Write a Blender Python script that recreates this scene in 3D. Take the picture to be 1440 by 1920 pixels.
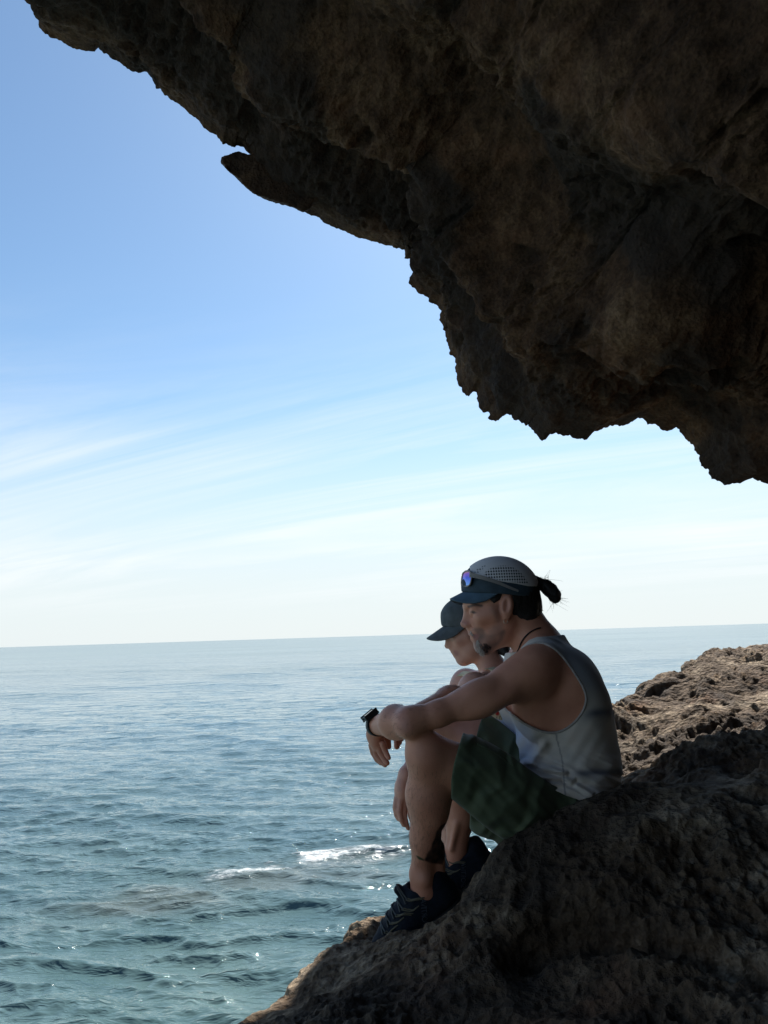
import bpy, bmesh, math, random
import numpy as np
from mathutils import Vector, Matrix

# ------------------------------------------------------------------ camera, sky, sun, exposure
scene = bpy.context.scene
for o in list(bpy.data.objects):
    bpy.data.objects.remove(o, do_unlink=True)
COL = scene.collection

FPX = 1442.0                       # focal length in pixels of the 1440x1920 photograph
PITCH = math.radians(9.1)
ROLL = math.radians(1.79)
_f = np.array([0, math.cos(PITCH), math.sin(PITCH)])
_u0 = np.array([0, -math.sin(PITCH), math.cos(PITCH)])
_r0 = np.array([1.0, 0, 0])
_R = math.cos(ROLL) * _r0 - math.sin(ROLL) * _u0
_U = math.sin(ROLL) * _r0 + math.cos(ROLL) * _u0

cam_data = bpy.data.cameras.new('camera')
cam = bpy.data.objects.new('camera', cam_data)
COL.objects.link(cam)
cam_data.sensor_fit = 'VERTICAL'
cam_data.sensor_height = 24.0
cam_data.lens = 24.0 * FPX / 1920.0
cam_data.clip_start = 0.02
cam_data.clip_end = 60000
M = Matrix(((_R[0], _U[0], -_f[0], 0), (_R[1], _U[1], -_f[1], 0), (_R[2], _U[2], -_f[2], 0), (0, 0, 0, 1)))
cam.matrix_world = M
scene.camera = cam
scene.render.resolution_x = 768
scene.render.resolution_y = 1024

SUN_EL = math.radians(45.5)
SUN_AZ = math.radians(13.5)          # to the right of the view direction (+Y)
sun_dir = np.array([math.cos(SUN_EL) * math.sin(SUN_AZ), math.cos(SUN_EL) * math.cos(SUN_AZ), math.sin(SUN_EL)])

world = bpy.data.worlds.new('World')
scene.world = world
world.use_nodes = True
wt = world.node_tree
wt.nodes.clear()


def node(t, kind, **kw):
    n = t.nodes.new(kind)
    for k, v in kw.items():
        if k.startswith('i_'):
            key = k[2:]
            key = int(key) if key.isdigit() else key
            n.inputs[key].default_value = v
        else:
            setattr(n, k, v)
    return n


def ramp(t, stops, interp='LINEAR'):
    n = t.nodes.new('ShaderNodeValToRGB')
    n.color_ramp.interpolation = interp
    el = n.color_ramp.elements
    while len(el) > 1:
        el.remove(el[-1])
    el[0].position = stops[0][0]
    el[0].color = stops[0][1] if len(stops[0][1]) == 4 else (*stops[0][1], 1)
    for p, c in stops[1:]:
        e = el.new(p)
        e.color = c if len(c) == 4 else (*c, 1)
    return n


def math_node(t, op, a=None, b=None, c=None, clamp=False):
    n = t.nodes.new('ShaderNodeMath')
    n.operation = op
    n.use_clamp = clamp
    for i, v in enumerate((a, b, c)):
        if v is None:
            continue
        if isinstance(v, (int, float)):
            n.inputs[i].default_value = v
        else:
            t.links.new(v, n.inputs[i])
    return n.outputs[0]


def build_world():
    L = wt.links.new
    out = node(wt, 'ShaderNodeOutputWorld')
    bg = node(wt, 'ShaderNodeBackground')
    bg.inputs['Strength'].default_value = 0.069
    sky = node(wt, 'ShaderNodeTexSky')
    sky.sky_type = 'NISHITA'
    sky.sun_disc = False
    sky.sun_elevation = SUN_EL
    sky.sun_rotation = SUN_AZ
    sky.altitude = 0
    sky.air_density = 1.0
    sky.dust_density = 0.35
    sky.ozone_density = 1.2
    geo = node(wt, 'ShaderNodeTexCoord')
    sep = node(wt, 'ShaderNodeSeparateXYZ')
    L(geo.outputs['Generated'], sep.inputs[0])
    z = math_node(wt, 'ADD', math_node(wt, 'MAXIMUM', sep.outputs['Z'], 0.0), 0.06)
    px = math_node(wt, 'DIVIDE', sep.outputs['X'], z)
    py = math_node(wt, 'DIVIDE', sep.outputs['Y'], z)
    comb = node(wt, 'ShaderNodeCombineXYZ')
    L(px, comb.inputs[0]); L(py, comb.inputs[1])
    # high cirrus: a sheet of stretched, bent fibres overhead
    mp0 = node(wt, 'ShaderNodeMapping')
    mp0.inputs['Rotation'].default_value = (0, 0, math.radians(30))
    L(comb.outputs[0], mp0.inputs[0])
    mp = node(wt, 'ShaderNodeMapping')
    mp.inputs['Scale'].default_value = (0.20, 0.95, 1)
    mp.inputs['Location'].default_value = (0.9, 0.35, 0)
    L(mp0.outputs[0], mp.inputs[0])
    n1 = node(wt, 'ShaderNodeTexNoise', i_Scale=1.0, i_Detail=8.0, i_Roughness=0.64, i_Distortion=1.1)
    L(mp.outputs[0], n1.inputs['Vector'])
    r1 = ramp(wt, [(0.42, (0, 0, 0)), (0.66, (1, 1, 1))])
    L(n1.outputs[0], r1.inputs[0])
    n2 = node(wt, 'ShaderNodeTexNoise', i_Scale=0.40, i_Detail=2.0)
    L(comb.outputs[0], n2.inputs['Vector'])
    r2 = ramp(wt, [(0.30, (0.15, 0.15, 0.15)), (0.55, (1, 1, 1))])
    L(n2.outputs[0], r2.inputs[0])
    cl = math_node(wt, 'MULTIPLY', r1.outputs[0], r2.outputs[0])
    # thin veil that thickens towards the horizon (longer path through the moist air)
    veil = node(wt, 'ShaderNodeMapRange', interpolation_type='SMOOTHERSTEP')
    veil.inputs['From Min'].default_value = 0.36
    veil.inputs['From Max'].default_value = 0.0
    L(sep.outputs['Z'], veil.inputs['Value'])
    fade = node(wt, 'ShaderNodeMapRange', interpolation_type='SMOOTHSTEP')
    fade.inputs['From Min'].default_value = 0.45
    fade.inputs['From Max'].default_value = 0.18
    L(sep.outputs['Z'], fade.inputs['Value'])
    low = node(wt, 'ShaderNodeMapRange', interpolation_type='SMOOTHSTEP')
    low.inputs['From Min'].default_value = 0.02
    low.inputs['From Max'].default_value = 0.10
    L(sep.outputs['Z'], low.inputs['Value'])
    cv = math_node(wt, 'MULTIPLY', cl, math_node(wt, 'MULTIPLY', fade.outputs[0], low.outputs[0]))
    cv = math_node(wt, 'MULTIPLY', cv, 0.70, clamp=True)
    tint = node(wt, 'ShaderNodeMix', data_type='RGBA', blend_type='MULTIPLY')
    tint.inputs['Factor'].default_value = 1.0
    L(sky.outputs[0], tint.inputs['A']); tint.inputs['B'].default_value = (0.85, 1.0, 1.05, 1)
    haze = node(wt, 'ShaderNodeMix', data_type='RGBA')
    L(math_node(wt, 'MULTIPLY', veil.outputs[0], 0.93), haze.inputs['Factor'])
    L(tint.outputs['Result'], haze.inputs['A'])
    haze.inputs['B'].default_value = (6.05, 6.55, 6.75, 1)
    mix = node(wt, 'ShaderNodeMix', data_type='RGBA')
    L(cv, mix.inputs['Factor'])
    L(haze.outputs['Result'], mix.inputs['A'])
    mix.inputs['B'].default_value = (7.5, 7.7, 7.8, 1)
    L(mix.outputs['Result'], bg.inputs['Color'])
    L(bg.outputs[0], out.inputs[0])


build_world()

sun_data = bpy.data.lights.new('sun', 'SUN')
sun_data.energy = 5.0
sun_data.angle = math.radians(0.53)
sun_data.color = (1.0, 0.95, 0.88)
sun = bpy.data.objects.new('sun', sun_data)
COL.objects.link(sun)
sun.rotation_euler = Vector(tuple(sun_dir)).to_track_quat('Z', 'Y').to_euler()

vs = scene.view_settings
vs.view_transform = 'Standard'
vs.look = 'None'
vs.exposure = 1.0
vs.gamma = 1.0
vs.use_curve_mapping = False

# ------------------------------------------------------------------ helpers


def P(u, v, Y):
    """photo pixel (1440x1920) and distance ahead (world Y) -> world point"""
    d = _f * FPX + _R * (u - 720.0) + _U * (960.0 - v)
    return d * (Y / d[1])


def Parr(u, v, Y):
    d = _f[None, :] * FPX + np.outer(np.asarray(u) - 720.0, _R) + np.outer(960.0 - np.asarray(v), _U)
    return d * (np.asarray(Y) / d[:, 1])[:, None]


_rng = np.random.default_rng(7)
_perm = np.concatenate([_rng.permutation(256)] * 2).astype(np.int32)
_g = _rng.normal(size=(256, 3)).astype(np.float32)
_g /= np.linalg.norm(_g, axis=1)[:, None]
_jit = _rng.random((256, 3)).astype(np.float32)


def perlin(p, seed=0):
    p = np.asarray(p, np.float32) + np.float32(seed * 17.31)
    i = np.floor(p)
    f = p - i
    i = i.astype(np.int32) & 255
    w = f * f * f * (f * (f * 6 - 15) + 10)
    res = np.zeros(len(p), np.float32)
    for dx in (0, 1):
        wx = w[:, 0] if dx else 1 - w[:, 0]
        hx = _perm[(i[:, 0] + dx) & 255]
        for dy in (0, 1):
            wy = wx * (w[:, 1] if dy else 1 - w[:, 1])
            hy = _perm[(hx + i[:, 1] + dy) & 255]
            for dz in (0, 1):
                h = _perm[(hy + i[:, 2] + dz) & 255]
                g = _g[h]
                res += wy * (w[:, 2] if dz else 1 - w[:, 2]) * (
                    g[:, 0] * (f[:, 0] - dx) + g[:, 1] * (f[:, 1] - dy) + g[:, 2] * (f[:, 2] - dz))
    return res * 1.5


def fbm(p, octv=4, seed=0, gain=0.5, lac=2.03):
    r = 0
    a = 1.0
    for k in range(octv):
        r = r + a * perlin(p * (lac ** k), seed + k)
        a *= gain
    return r


def ridged(p, octv=3, seed=0, gain=0.5):
    r = 0
    a = 1.0
    for k in range(octv):
        r = r + a * (1 - 2 * np.abs(perlin(p * (2.1 ** k), seed + k)))
        a *= gain
    return r


def worley(p, seed=0):
    """distance to nearest feature point (approximate, 8 cells)"""
    p = np.asarray(p, np.float32) + np.float32(seed * 9.7)
    b = np.floor(p - 0.5)
    best = np.full(len(p), 9.0, np.float32)
    for dx in (0, 1):
        for dy in (0, 1):
            for dz in (0, 1):
                c = b + np.array([dx, dy, dz], np.float32)
                ci = c.astype(np.int32) & 255
                h = _perm[(_perm[(_perm[ci[:, 0]] + ci[:, 1]) & 255] + ci[:, 2]) & 255]
                q = c + 0.2 + 0.6 * _jit[h] - p
                best = np.minimum(best, (q * q).sum(1))
    return np.sqrt(best)


def sstep(a, b, x):
    t = np.clip((x - a) / (b - a), 0, 1)
    return t * t * (3 - 2 * t)


def mesh_obj(name, verts, faces, mat, parent=None, smooth=True):
    """faces: (n,4) or (n,3) int array"""
    verts = np.asarray(verts, np.float32)
    faces = np.asarray(faces, np.int32)
    me = bpy.data.meshes.new(name)
    k = faces.shape[1]
    me.vertices.add(len(verts))
    me.vertices.foreach_set('co', verts.ravel())
    me.loops.add(faces.size)
    me.loops.foreach_set('vertex_index', faces.ravel())
    me.polygons.add(len(faces))
    me.polygons.foreach_set('loop_start', np.arange(0, faces.size, k, dtype=np.int32))
    me.polygons.foreach_set('loop_total', np.full(len(faces), k, np.int32))
    me.polygons.foreach_set('use_smooth', np.full(len(faces), smooth, bool))
    me.update(calc_edges=True)
    me.validate()
    if mat is not None:
        me.materials.append(mat)
    ob = bpy.data.objects.new(name, me)
    COL.objects.link(ob)
    if parent is not None:
        ob.parent = parent
    return ob


def vattr(ob, name, vals):
    a = ob.data.attributes.new(name, 'FLOAT', 'POINT')
    a.data.foreach_set('value', np.asarray(vals, np.float32))


def tag(o, label=None, cat=None, group=None, kind=None):
    if label: o['label'] = label
    if cat: o['category'] = cat
    if group: o['group'] = group
    if kind: o['kind'] = kind
    return o


def grid_faces(nr, nc):
    i = np.arange(nr * nc).reshape(nr, nc)
    return np.stack([i[:-1, :-1], i[:-1, 1:], i[1:, 1:], i[1:, :-1]], -1).reshape(-1, 4)


def grid_normals(g):
    du = np.gradient(g, axis=0)
    dv = np.gradient(g, axis=1)
    n = np.cross(du, dv)
    n /= np.linalg.norm(n, axis=2, keepdims=True) + 1e-12
    return n


def new_mat(name):
    m = bpy.data.materials.new(name)
    m.use_nodes = True
    t = m.node_tree
    b = t.nodes['Principled BSDF']
    return m, t, b


# ------------------------------------------------------------------ materials of the setting


def rock_material(name, dark, mid, light, pit):
    m, t, b = new_mat(name)
    L = t.links.new
    geo = node(t, 'ShaderNodeNewGeometry')
    n1 = node(t, 'ShaderNodeTexNoise', i_Scale=1.7, i_Detail=6.0, i_Roughness=0.6)
    n2 = node(t, 'ShaderNodeTexNoise', i_Scale=13.0, i_Detail=5.0, i_Roughness=0.65)
    n3 = node(t, 'ShaderNodeTexNoise', i_Scale=70.0, i_Detail=4.0, i_Roughness=0.7)
    vo = node(t, 'ShaderNodeTexVoronoi', i_Scale=48.0)
    for n in (n1, n2, n3, vo):
        L(geo.outputs['Position'], n.inputs['Vector'])
    r1 = ramp(t, [(0.34, dark), (0.50, mid), (0.66, light)])
    s = math_node(t, 'ADD', math_node(t, 'MULTIPLY', n1.outputs[0], 0.55), math_node(t, 'MULTIPLY', n2.outputs[0], 0.45))
    L(s, r1.inputs[0])
    # fine grain, rusty and grey flecks
    r3 = ramp(t, [(0.35, (0.62, 0.60, 0.58)), (0.6, (1.12, 1.08, 1.02))])
    L(n3.outputs[0], r3.inputs[0])
    mx = node(t, 'ShaderNodeMix', data_type='RGBA', blend_type='MULTIPLY')
    mx.inputs['Factor'].default_value = 1.0
    L(r1.outputs[0], mx.inputs['A']); L(r3.outputs[0], mx.inputs['B'])
    n4 = node(t, 'ShaderNodeTexNoise', i_Scale=3.1, i_Detail=4.0)
    mp = node(t, 'ShaderNodeMapping'); mp.inputs['Location'].default_value = (4, 7, 1)
    L(geo.outputs['Position'], mp.inputs[0]); L(mp.outputs[0], n4.inputs['Vector'])
    r4 = ramp(t, [(0.58, (0, 0, 0)), (0.72, (0.35, 0.35, 0.35))])
    L(n4.outputs[0], r4.inputs[0])
    mx2 = node(t, 'ShaderNodeMix', data_type='RGBA')
    L(r4.outputs[0], mx2.inputs['Factor']); L(mx.outputs['Result'], mx2.inputs['A'])
    mx2.inputs['B'].default_value = (0.22, 0.10, 0.05, 1)
    # dark lichen and salt stains in patches, plus shade painted into the cavities
    at = node(t, 'ShaderNodeAttribute', attribute_name='crust_shade')
    mx3 = node(t, 'ShaderNodeMix', data_type='RGBA')
    L(at.outputs['Fac'], mx3.inputs['Factor']); L(mx2.outputs['Result'], mx3.inputs['A'])
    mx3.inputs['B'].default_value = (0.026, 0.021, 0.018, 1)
    L(mx3.outputs['Result'], b.inputs['Base Color'])
    b.inputs['Roughness'].default_value = 0.92
    b.inputs['Specular IOR Level'].default_value = 0.2
    h = math_node(t, 'ADD', math_node(t, 'MULTIPLY', n2.outputs[0], 1.0), math_node(t, 'MULTIPLY', n3.outputs[0], 0.45))
    h = math_node(t, 'ADD', h, math_node(t, 'MULTIPLY', vo.outputs['Distance'], pit))
    bp = node(t, 'ShaderNodeBump', i_Strength=1.0, i_Distance=0.028)
    L(h, bp.inputs['Height'])
    L(bp.outputs[0], b.inputs['Normal'])
    return m


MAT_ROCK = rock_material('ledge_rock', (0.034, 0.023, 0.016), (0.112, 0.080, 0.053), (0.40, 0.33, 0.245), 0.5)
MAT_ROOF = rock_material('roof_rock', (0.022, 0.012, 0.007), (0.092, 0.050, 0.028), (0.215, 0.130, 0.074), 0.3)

# ------------------------------------------------------------------ sea
SEA_Z = -6.5


def sea_material():
    m, t, b = new_mat('sea_water')
    L = t.links.new
    geo = node(t, 'ShaderNodeNewGeometry')
    b.inputs['Roughness'].default_value = 0.06
    b.inputs['IOR'].default_value = 1.333
    b.inputs['Specular IOR Level'].default_value = 0.5
    # water body colour: green shallows over pale bed near the rocks, deeper blue outside
    shal = node(t, 'ShaderNodeAttribute', attribute_name='shallow')
    reef = node(t, 'ShaderNodeAttribute', attribute_name='reef')
    foam = node(t, 'ShaderNodeAttribute', attribute_name='foam')
    n1 = node(t, 'ShaderNodeTexNoise', i_Scale=0.35, i_Detail=4.0)
    L(geo.outputs['Position'], n1.inputs['Vector'])
    deepc = ramp(t, [(0.35, (0.072, 0.128, 0.150)), (0.65, (0.096, 0.156, 0.174))])
    shalc = ramp(t, [(0.35, (0.046, 0.088, 0.086)), (0.65, (0.070, 0.118, 0.112))])
    L(n1.outputs[0], deepc.inputs[0]); L(n1.outputs[0], shalc.inputs[0])
    a = node(t, 'ShaderNodeMix', data_type='RGBA')
    L(shal.outputs['Fac'], a.inputs['Factor']); L(deepc.outputs[0], a.inputs['A']); L(shalc.outputs[0], a.inputs['B'])
    c = node(t, 'ShaderNodeMix', data_type='RGBA')
    L(reef.outputs['Fac'], c.inputs['Factor']); L(a.outputs['Result'], c.inputs['A'])
    c.inputs['B'].default_value = (0.105, 0.085, 0.060, 1)
    # foam: broken lace
    fn = node(t, 'ShaderNodeTexNoise', i_Scale=3.2, i_Detail=7.0, i_Roughness=0.78, i_Distortion=0.8)
    fmp = node(t, 'ShaderNodeMapping'); fmp.inputs['Scale'].default_value = (0.45, 1.0, 1.0)
    L(geo.outputs['Position'], fmp.inputs[0]); L(fmp.outputs[0], fn.inputs['Vector'])
    fm = math_node(t, 'SUBTRACT', math_node(t, 'ADD', fn.outputs[0], foam.outputs['Fac']), 1.0)
    fm = math_node(t, 'MULTIPLY', fm, 4.5, clamp=True)
    d = node(t, 'ShaderNodeMix', data_type='RGBA')
    L(fm, d.inputs['Factor']); L(c.outputs['Result'], d.inputs['A'])
    d.inputs['B'].default_value = (0.55, 0.58, 0.58, 1)
    L(d.outputs['Result'], b.inputs['Base Color'])
    rfar = node(t, 'ShaderNodeAttribute', attribute_name='rough')
    L(math_node(t, 'MAXIMUM', math_node(t, 'MULTIPLY', fm, 0.65), rfar.outputs['Fac']), b.inputs['Roughness'])
    gl = node(t, 'ShaderNodeAttribute', attribute_name='gloss')
    wn = node(t, 'ShaderNodeTexNoise', i_Scale=0.016, i_Detail=10.0, i_Roughness=0.74)
    wm_ = node(t, 'ShaderNodeMapping'); wm_.inputs['Scale'].default_value = (0.35, 1.0, 1.0)
    L(geo.outputs['Position'], wm_.inputs[0]); L(wm_.outputs[0], wn.inputs['Vector'])
    wr_ = node(t, 'ShaderNodeMapRange'); wr_.inputs['From Min'].default_value = 0.36; wr_.inputs['From Max'].default_value = 0.64
    wr_.inputs['To Min'].default_value = 0.35; wr_.inputs['To Max'].default_value = 1.5
    L(wn.outputs[0], wr_.inputs['Value'])
    L(math_node(t, 'MULTIPLY', gl.outputs['Fac'], wr_.outputs[0]), b.inputs['Specular IOR Level'])
    # ripples finer than the mesh
    mp = node(t, 'ShaderNodeMapping'); mp.inputs['Rotation'].default_value = (0, 0, math.radians(14))
    mp.inputs['Scale'].default_value = (0.42, 1.0, 1.0)
    L(geo.outputs['Position'], mp.inputs[0])
    w1 = node(t, 'ShaderNodeTexNoise', i_Scale=2.4, i_Detail=3.5, i_Roughness=0.62, i_Distortion=0.3)
    w2 = node(t, 'ShaderNodeTexNoise', i_Scale=0.55, i_Detail=3.0, i_Roughness=0.6)
    L(mp.outputs[0], w1.inputs['Vector']); L(mp.outputs[0], w2.inputs['Vector'])
    far = node(t, 'ShaderNodeAttribute', attribute_name='far')
    b1 = node(t, 'ShaderNodeBump', i_Distance=0.12)
    near_ = node(t, 'ShaderNodeAttribute', attribute_name='near')
    L(math_node(t, 'MULTIPLY', near_.outputs['Fac'], 0.85), b1.inputs['Strength'])
    rdg = math_node(t, 'MULTIPLY', math_node(t, 'ABSOLUTE', math_node(t, 'SUBTRACT', w1.outputs[0], 0.5)), -1.6)
    L(math_node(t, 'ADD', rdg, math_node(t, 'MULTIPLY', w1.outputs[0], 0.35)), b1.inputs['Height'])
    b2 = node(t, 'ShaderNodeBump', i_Distance=0.9)
    L(math_node(t, 'MULTIPLY', far.outputs['Fac'], 0.5), b2.inputs['Strength'])
    L(w2.outputs[0], b2.inputs['Height']); L(b1.outputs[0], b2.inputs['Normal'])
    L(b2.outputs[0], b.inputs['Normal'])
    return m


def build_sea():
    h = -SEA_Z
    ang = np.concatenate([np.linspace(-180, -30, 60)[:-1], np.linspace(-30, 30, 840), np.linspace(30, 180, 60)[1:]])
    ang = np.radians(ang)
    dep = np.concatenate([np.linspace(80, 27, 26)[:-1], np.linspace(27, 0.25, 560)])
    r = h / np.tan(np.radians(dep))
    r = np.concatenate([r, np.geomspace(r[-1] * 1.15, 30000, 24)])
    R, A = np.meshgrid(r, ang, indexing='ij')
    x = (R * np.sin(A)).astype(np.float32)
    y = (R * np.cos(A)).astype(np.float32)
    cell = np.maximum(np.gradient(r)[:, None] * 0.8 + 0 * A, 0.005).astype(np.float32)
    rng = np.random.default_rng(11)
    z = np.zeros_like(x); zl = np.zeros_like(x); dx = np.zeros_like(x); dy = np.zeros_like(x)
    n = 110
    lam = np.geomspace(0.24, 26.0, n)
    # patches of livelier and calmer water
    amp_mod = 1.0 + 0.35 * np.sin(x * 0.31 + 1.2 * np.sin(y * 0.17)) * np.sin(y * 0.23 + 0.7)
    calm_far = 1.0 - 0.32 * sstep(16, 55, R)
    for k in range(n):
        l = lam[k]
        th = math.radians(-104 + rng.normal() * (40 if l < 0.7 else 18))
        kk = 2 * math.pi / l
        steep = 0.053 * (1.2 if 0.35 < l < 2.0 else 0.78) * (1.0 if l < 3 else 0.26)
        a = steep / kk * (0.6 + 0.8 * rng.random())
        fade = sstep(1.6, 4.0, l / cell)
        if fade.max() <= 0:
            continue
        ph = kk * (x * math.cos(th) + y * math.sin(th)) + rng.random() * 6.28
        aa = a * fade * amp_mod * calm_far
        if l < 3:
            z += aa * np.cos(ph)
        else:
            zl += aa * np.cos(ph)
        s = np.sin(ph) * aa * 0.72
        dx -= s * math.cos(th); dy -= s * math.sin(th)
    # reef swirl: a line of breaking water over submerged rock
    def blob(u, v, ru, rv, rot=0.0):
        c = P(u, v, 1.0)
        c = c * (SEA_Z / c[2])
        ca, sa = math.cos(rot), math.sin(rot)
        qx = (x - c[0]) * ca + (y - c[1]) * sa
        qy = -(x - c[0]) * sa + (y - c[1]) * ca
        return np.exp(-((qx / ru) ** 2 + (qy / rv) ** 2))
    k = 1.8
    reef = 0.95 * blob(560, 1632, 1.9 * k, 0.75 * k, 0.42) + 0.7 * blob(330, 1668, 1.7 * k, 0.55 * k, 0.30) + 0.8 * blob(700, 1606, 1.1 * k, 0.6 * k, 0.2) + 0.5 * blob(230, 1690, 1.0 * k, 0.5 * k, 0.2)
    foam = 0.31 * blob(745, 1600, 0.85 * k, 0.55 * k, 0.35) + 0.22 * blob(650, 1622, 0.8 * k, 0.32 * k, 0.3) + 0.30 * blob(520, 1618, 1.4 * k, 0.4 * k, 0.5) + 0.26 * blob(600, 1596, 1.0 * k, 0.35 * k, 0.5) + 0.2 * blob(330, 1650, 1.4 * k, 0.3 * k, 0.4)
    nr = perlin(np.stack([x * 0.55, y * 0.9, 0 * x], -1).reshape(-1, 3), 7).reshape(x.shape)
    reef = np.clip(reef * (0.75 + 0.9 * nr), 0, 1)
    foam = foam * (0.95 + 0.55 * nr) + 0.06 * np.clip(reef, 0, 1)
    sg_ = 0.085
    z = sg_ * np.tanh(z / sg_) + zl
    X = np.stack([x + dx, y + dy, SEA_Z + z + 0.03 * reef * amp_mod], -1)
    ob = mesh_obj('sea', X.reshape(-1, 3), grid_faces(len(r), len(ang))[:, ::-1], sea_material())
    shallow = np.clip(1.2 - R / 40.0, 0, 1) ** 1.0 * (0.75 + 0.25 * np.sin(x * 0.4 + y * 0.2))
    vattr(ob, 'shallow', np.clip(shallow, 0, 1).ravel())
    vattr(ob, 'reef', np.clip(reef * 0.38, 0, 0.32).ravel())
    vattr(ob, 'foam', (foam + 0.16 * sstep(0.02, 0.12, foam)).ravel())
    vattr(ob, 'near', (1 - 0.85 * sstep(30, 110, R)).ravel())
    vattr(ob, 'gloss', (0.56 - 0.47 * sstep(1.55, 2.75, np.log10(R))).ravel())
    vattr(ob, 'far', (sstep(20, 70, R) * (1 - 0.75 * sstep(150, 700, R))).ravel())
    vattr(ob, 'rough', (0.03 + 0.15 * sstep(1.7, 3.0, np.log10(R))).ravel())
    tag(ob, kind='structure')
    ob['label'] = 'choppy blue green sea reaching to the horizon'
    return ob


build_sea()

# ------------------------------------------------------------------ cave roof (overhang)
LIP = [(47,0),(52,8),(58,12),(68,13),(78,13),(80,15),(74,20),(72,28),(72,38),(75,52),(82,60),(93,69),(104,72),(115,76),(127,85),(138,90),(150,92),(165,95),(178,95),(184,88),(191,97),(196,101),(200,99),(208,109),(215,112),(226,118),(238,129),(243,133),(262,135),(273,135),(285,147),(289,154),(293,166),(305,174),(320,184),(335,194),(350,206),(370,222),(384,240),(395,248),(405,252),(411,260),(418,271),(424,269),(432,273),(442,275),(444,271),(455,275),(470,287),(480,302),(490,325),(500,350),(511,373),(539,379),(558,392),(597,407),(611,418),(639,428),(667,443),(689,449),(722,458),(740,462),(748,463),(756,467),(760,467),(759,474),(761,482),(768,483),(773,489),(780,491),(782,496),(787,502),(786,510),(783,520),(769,520),(767,527),(769,535),(780,543),(788,550),(802,556),(803,562),(819,570),(827,579),(830,587),(824,591),(825,599),(830,609),(831,618),(836,621),(835,633),(841,644),(845,661),(852,673),(857,682),(855,695),(859,709),(859,721),(863,726),(869,725),(867,733),(874,740),(880,740),(889,733),(894,732),(896,740),(895,755),(899,765),(905,771),(917,769),(920,773),(919,781),(915,783),(919,787),(925,788),(936,787),(945,780),(957,776),(961,782),(964,789),(974,786),(977,792),(987,799),(992,795),(998,805),(1009,817),(1016,825),(1023,823),(1030,816),(1042,810),(1060,813),(1073,818),(1087,824),(1092,822),(1099,825),(1103,821),(1105,815),(1114,808),(1130,804),(1143,797),(1156,797),(1175,795),(1184,791),(1197,780),(1207,785),(1216,795),(1229,797),(1239,805),(1248,808),(1258,805),(1270,801),(1277,812),(1287,823),(1299,834),(1303,844),(1311,855),(1315,873),(1330,881),(1328,889),(1333,897),(1351,904),(1357,909),(1367,907),(1379,904),(1390,904),(1403,897),(1413,895),(1427,901),(1437,905)]


def spline3(pts, n):
    p = np.array(pts, float)
    t = np.linspace(0, len(p) - 1, n)
    i = np.clip(t.astype(int), 0, len(p) - 2); w = (t - i)[:, None]
    g = lambda k: p[np.clip(k, 0, len(p) - 1)]
    a, b, c, d = g(i - 1), g(i), g(i + 1), g(i + 2)
    return 0.5 * (2 * b + (c - a) * w + (2 * a - 5 * b + 4 * c - d) * w * w + (3 * b - a - 3 * c + d) * w ** 3)


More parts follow.
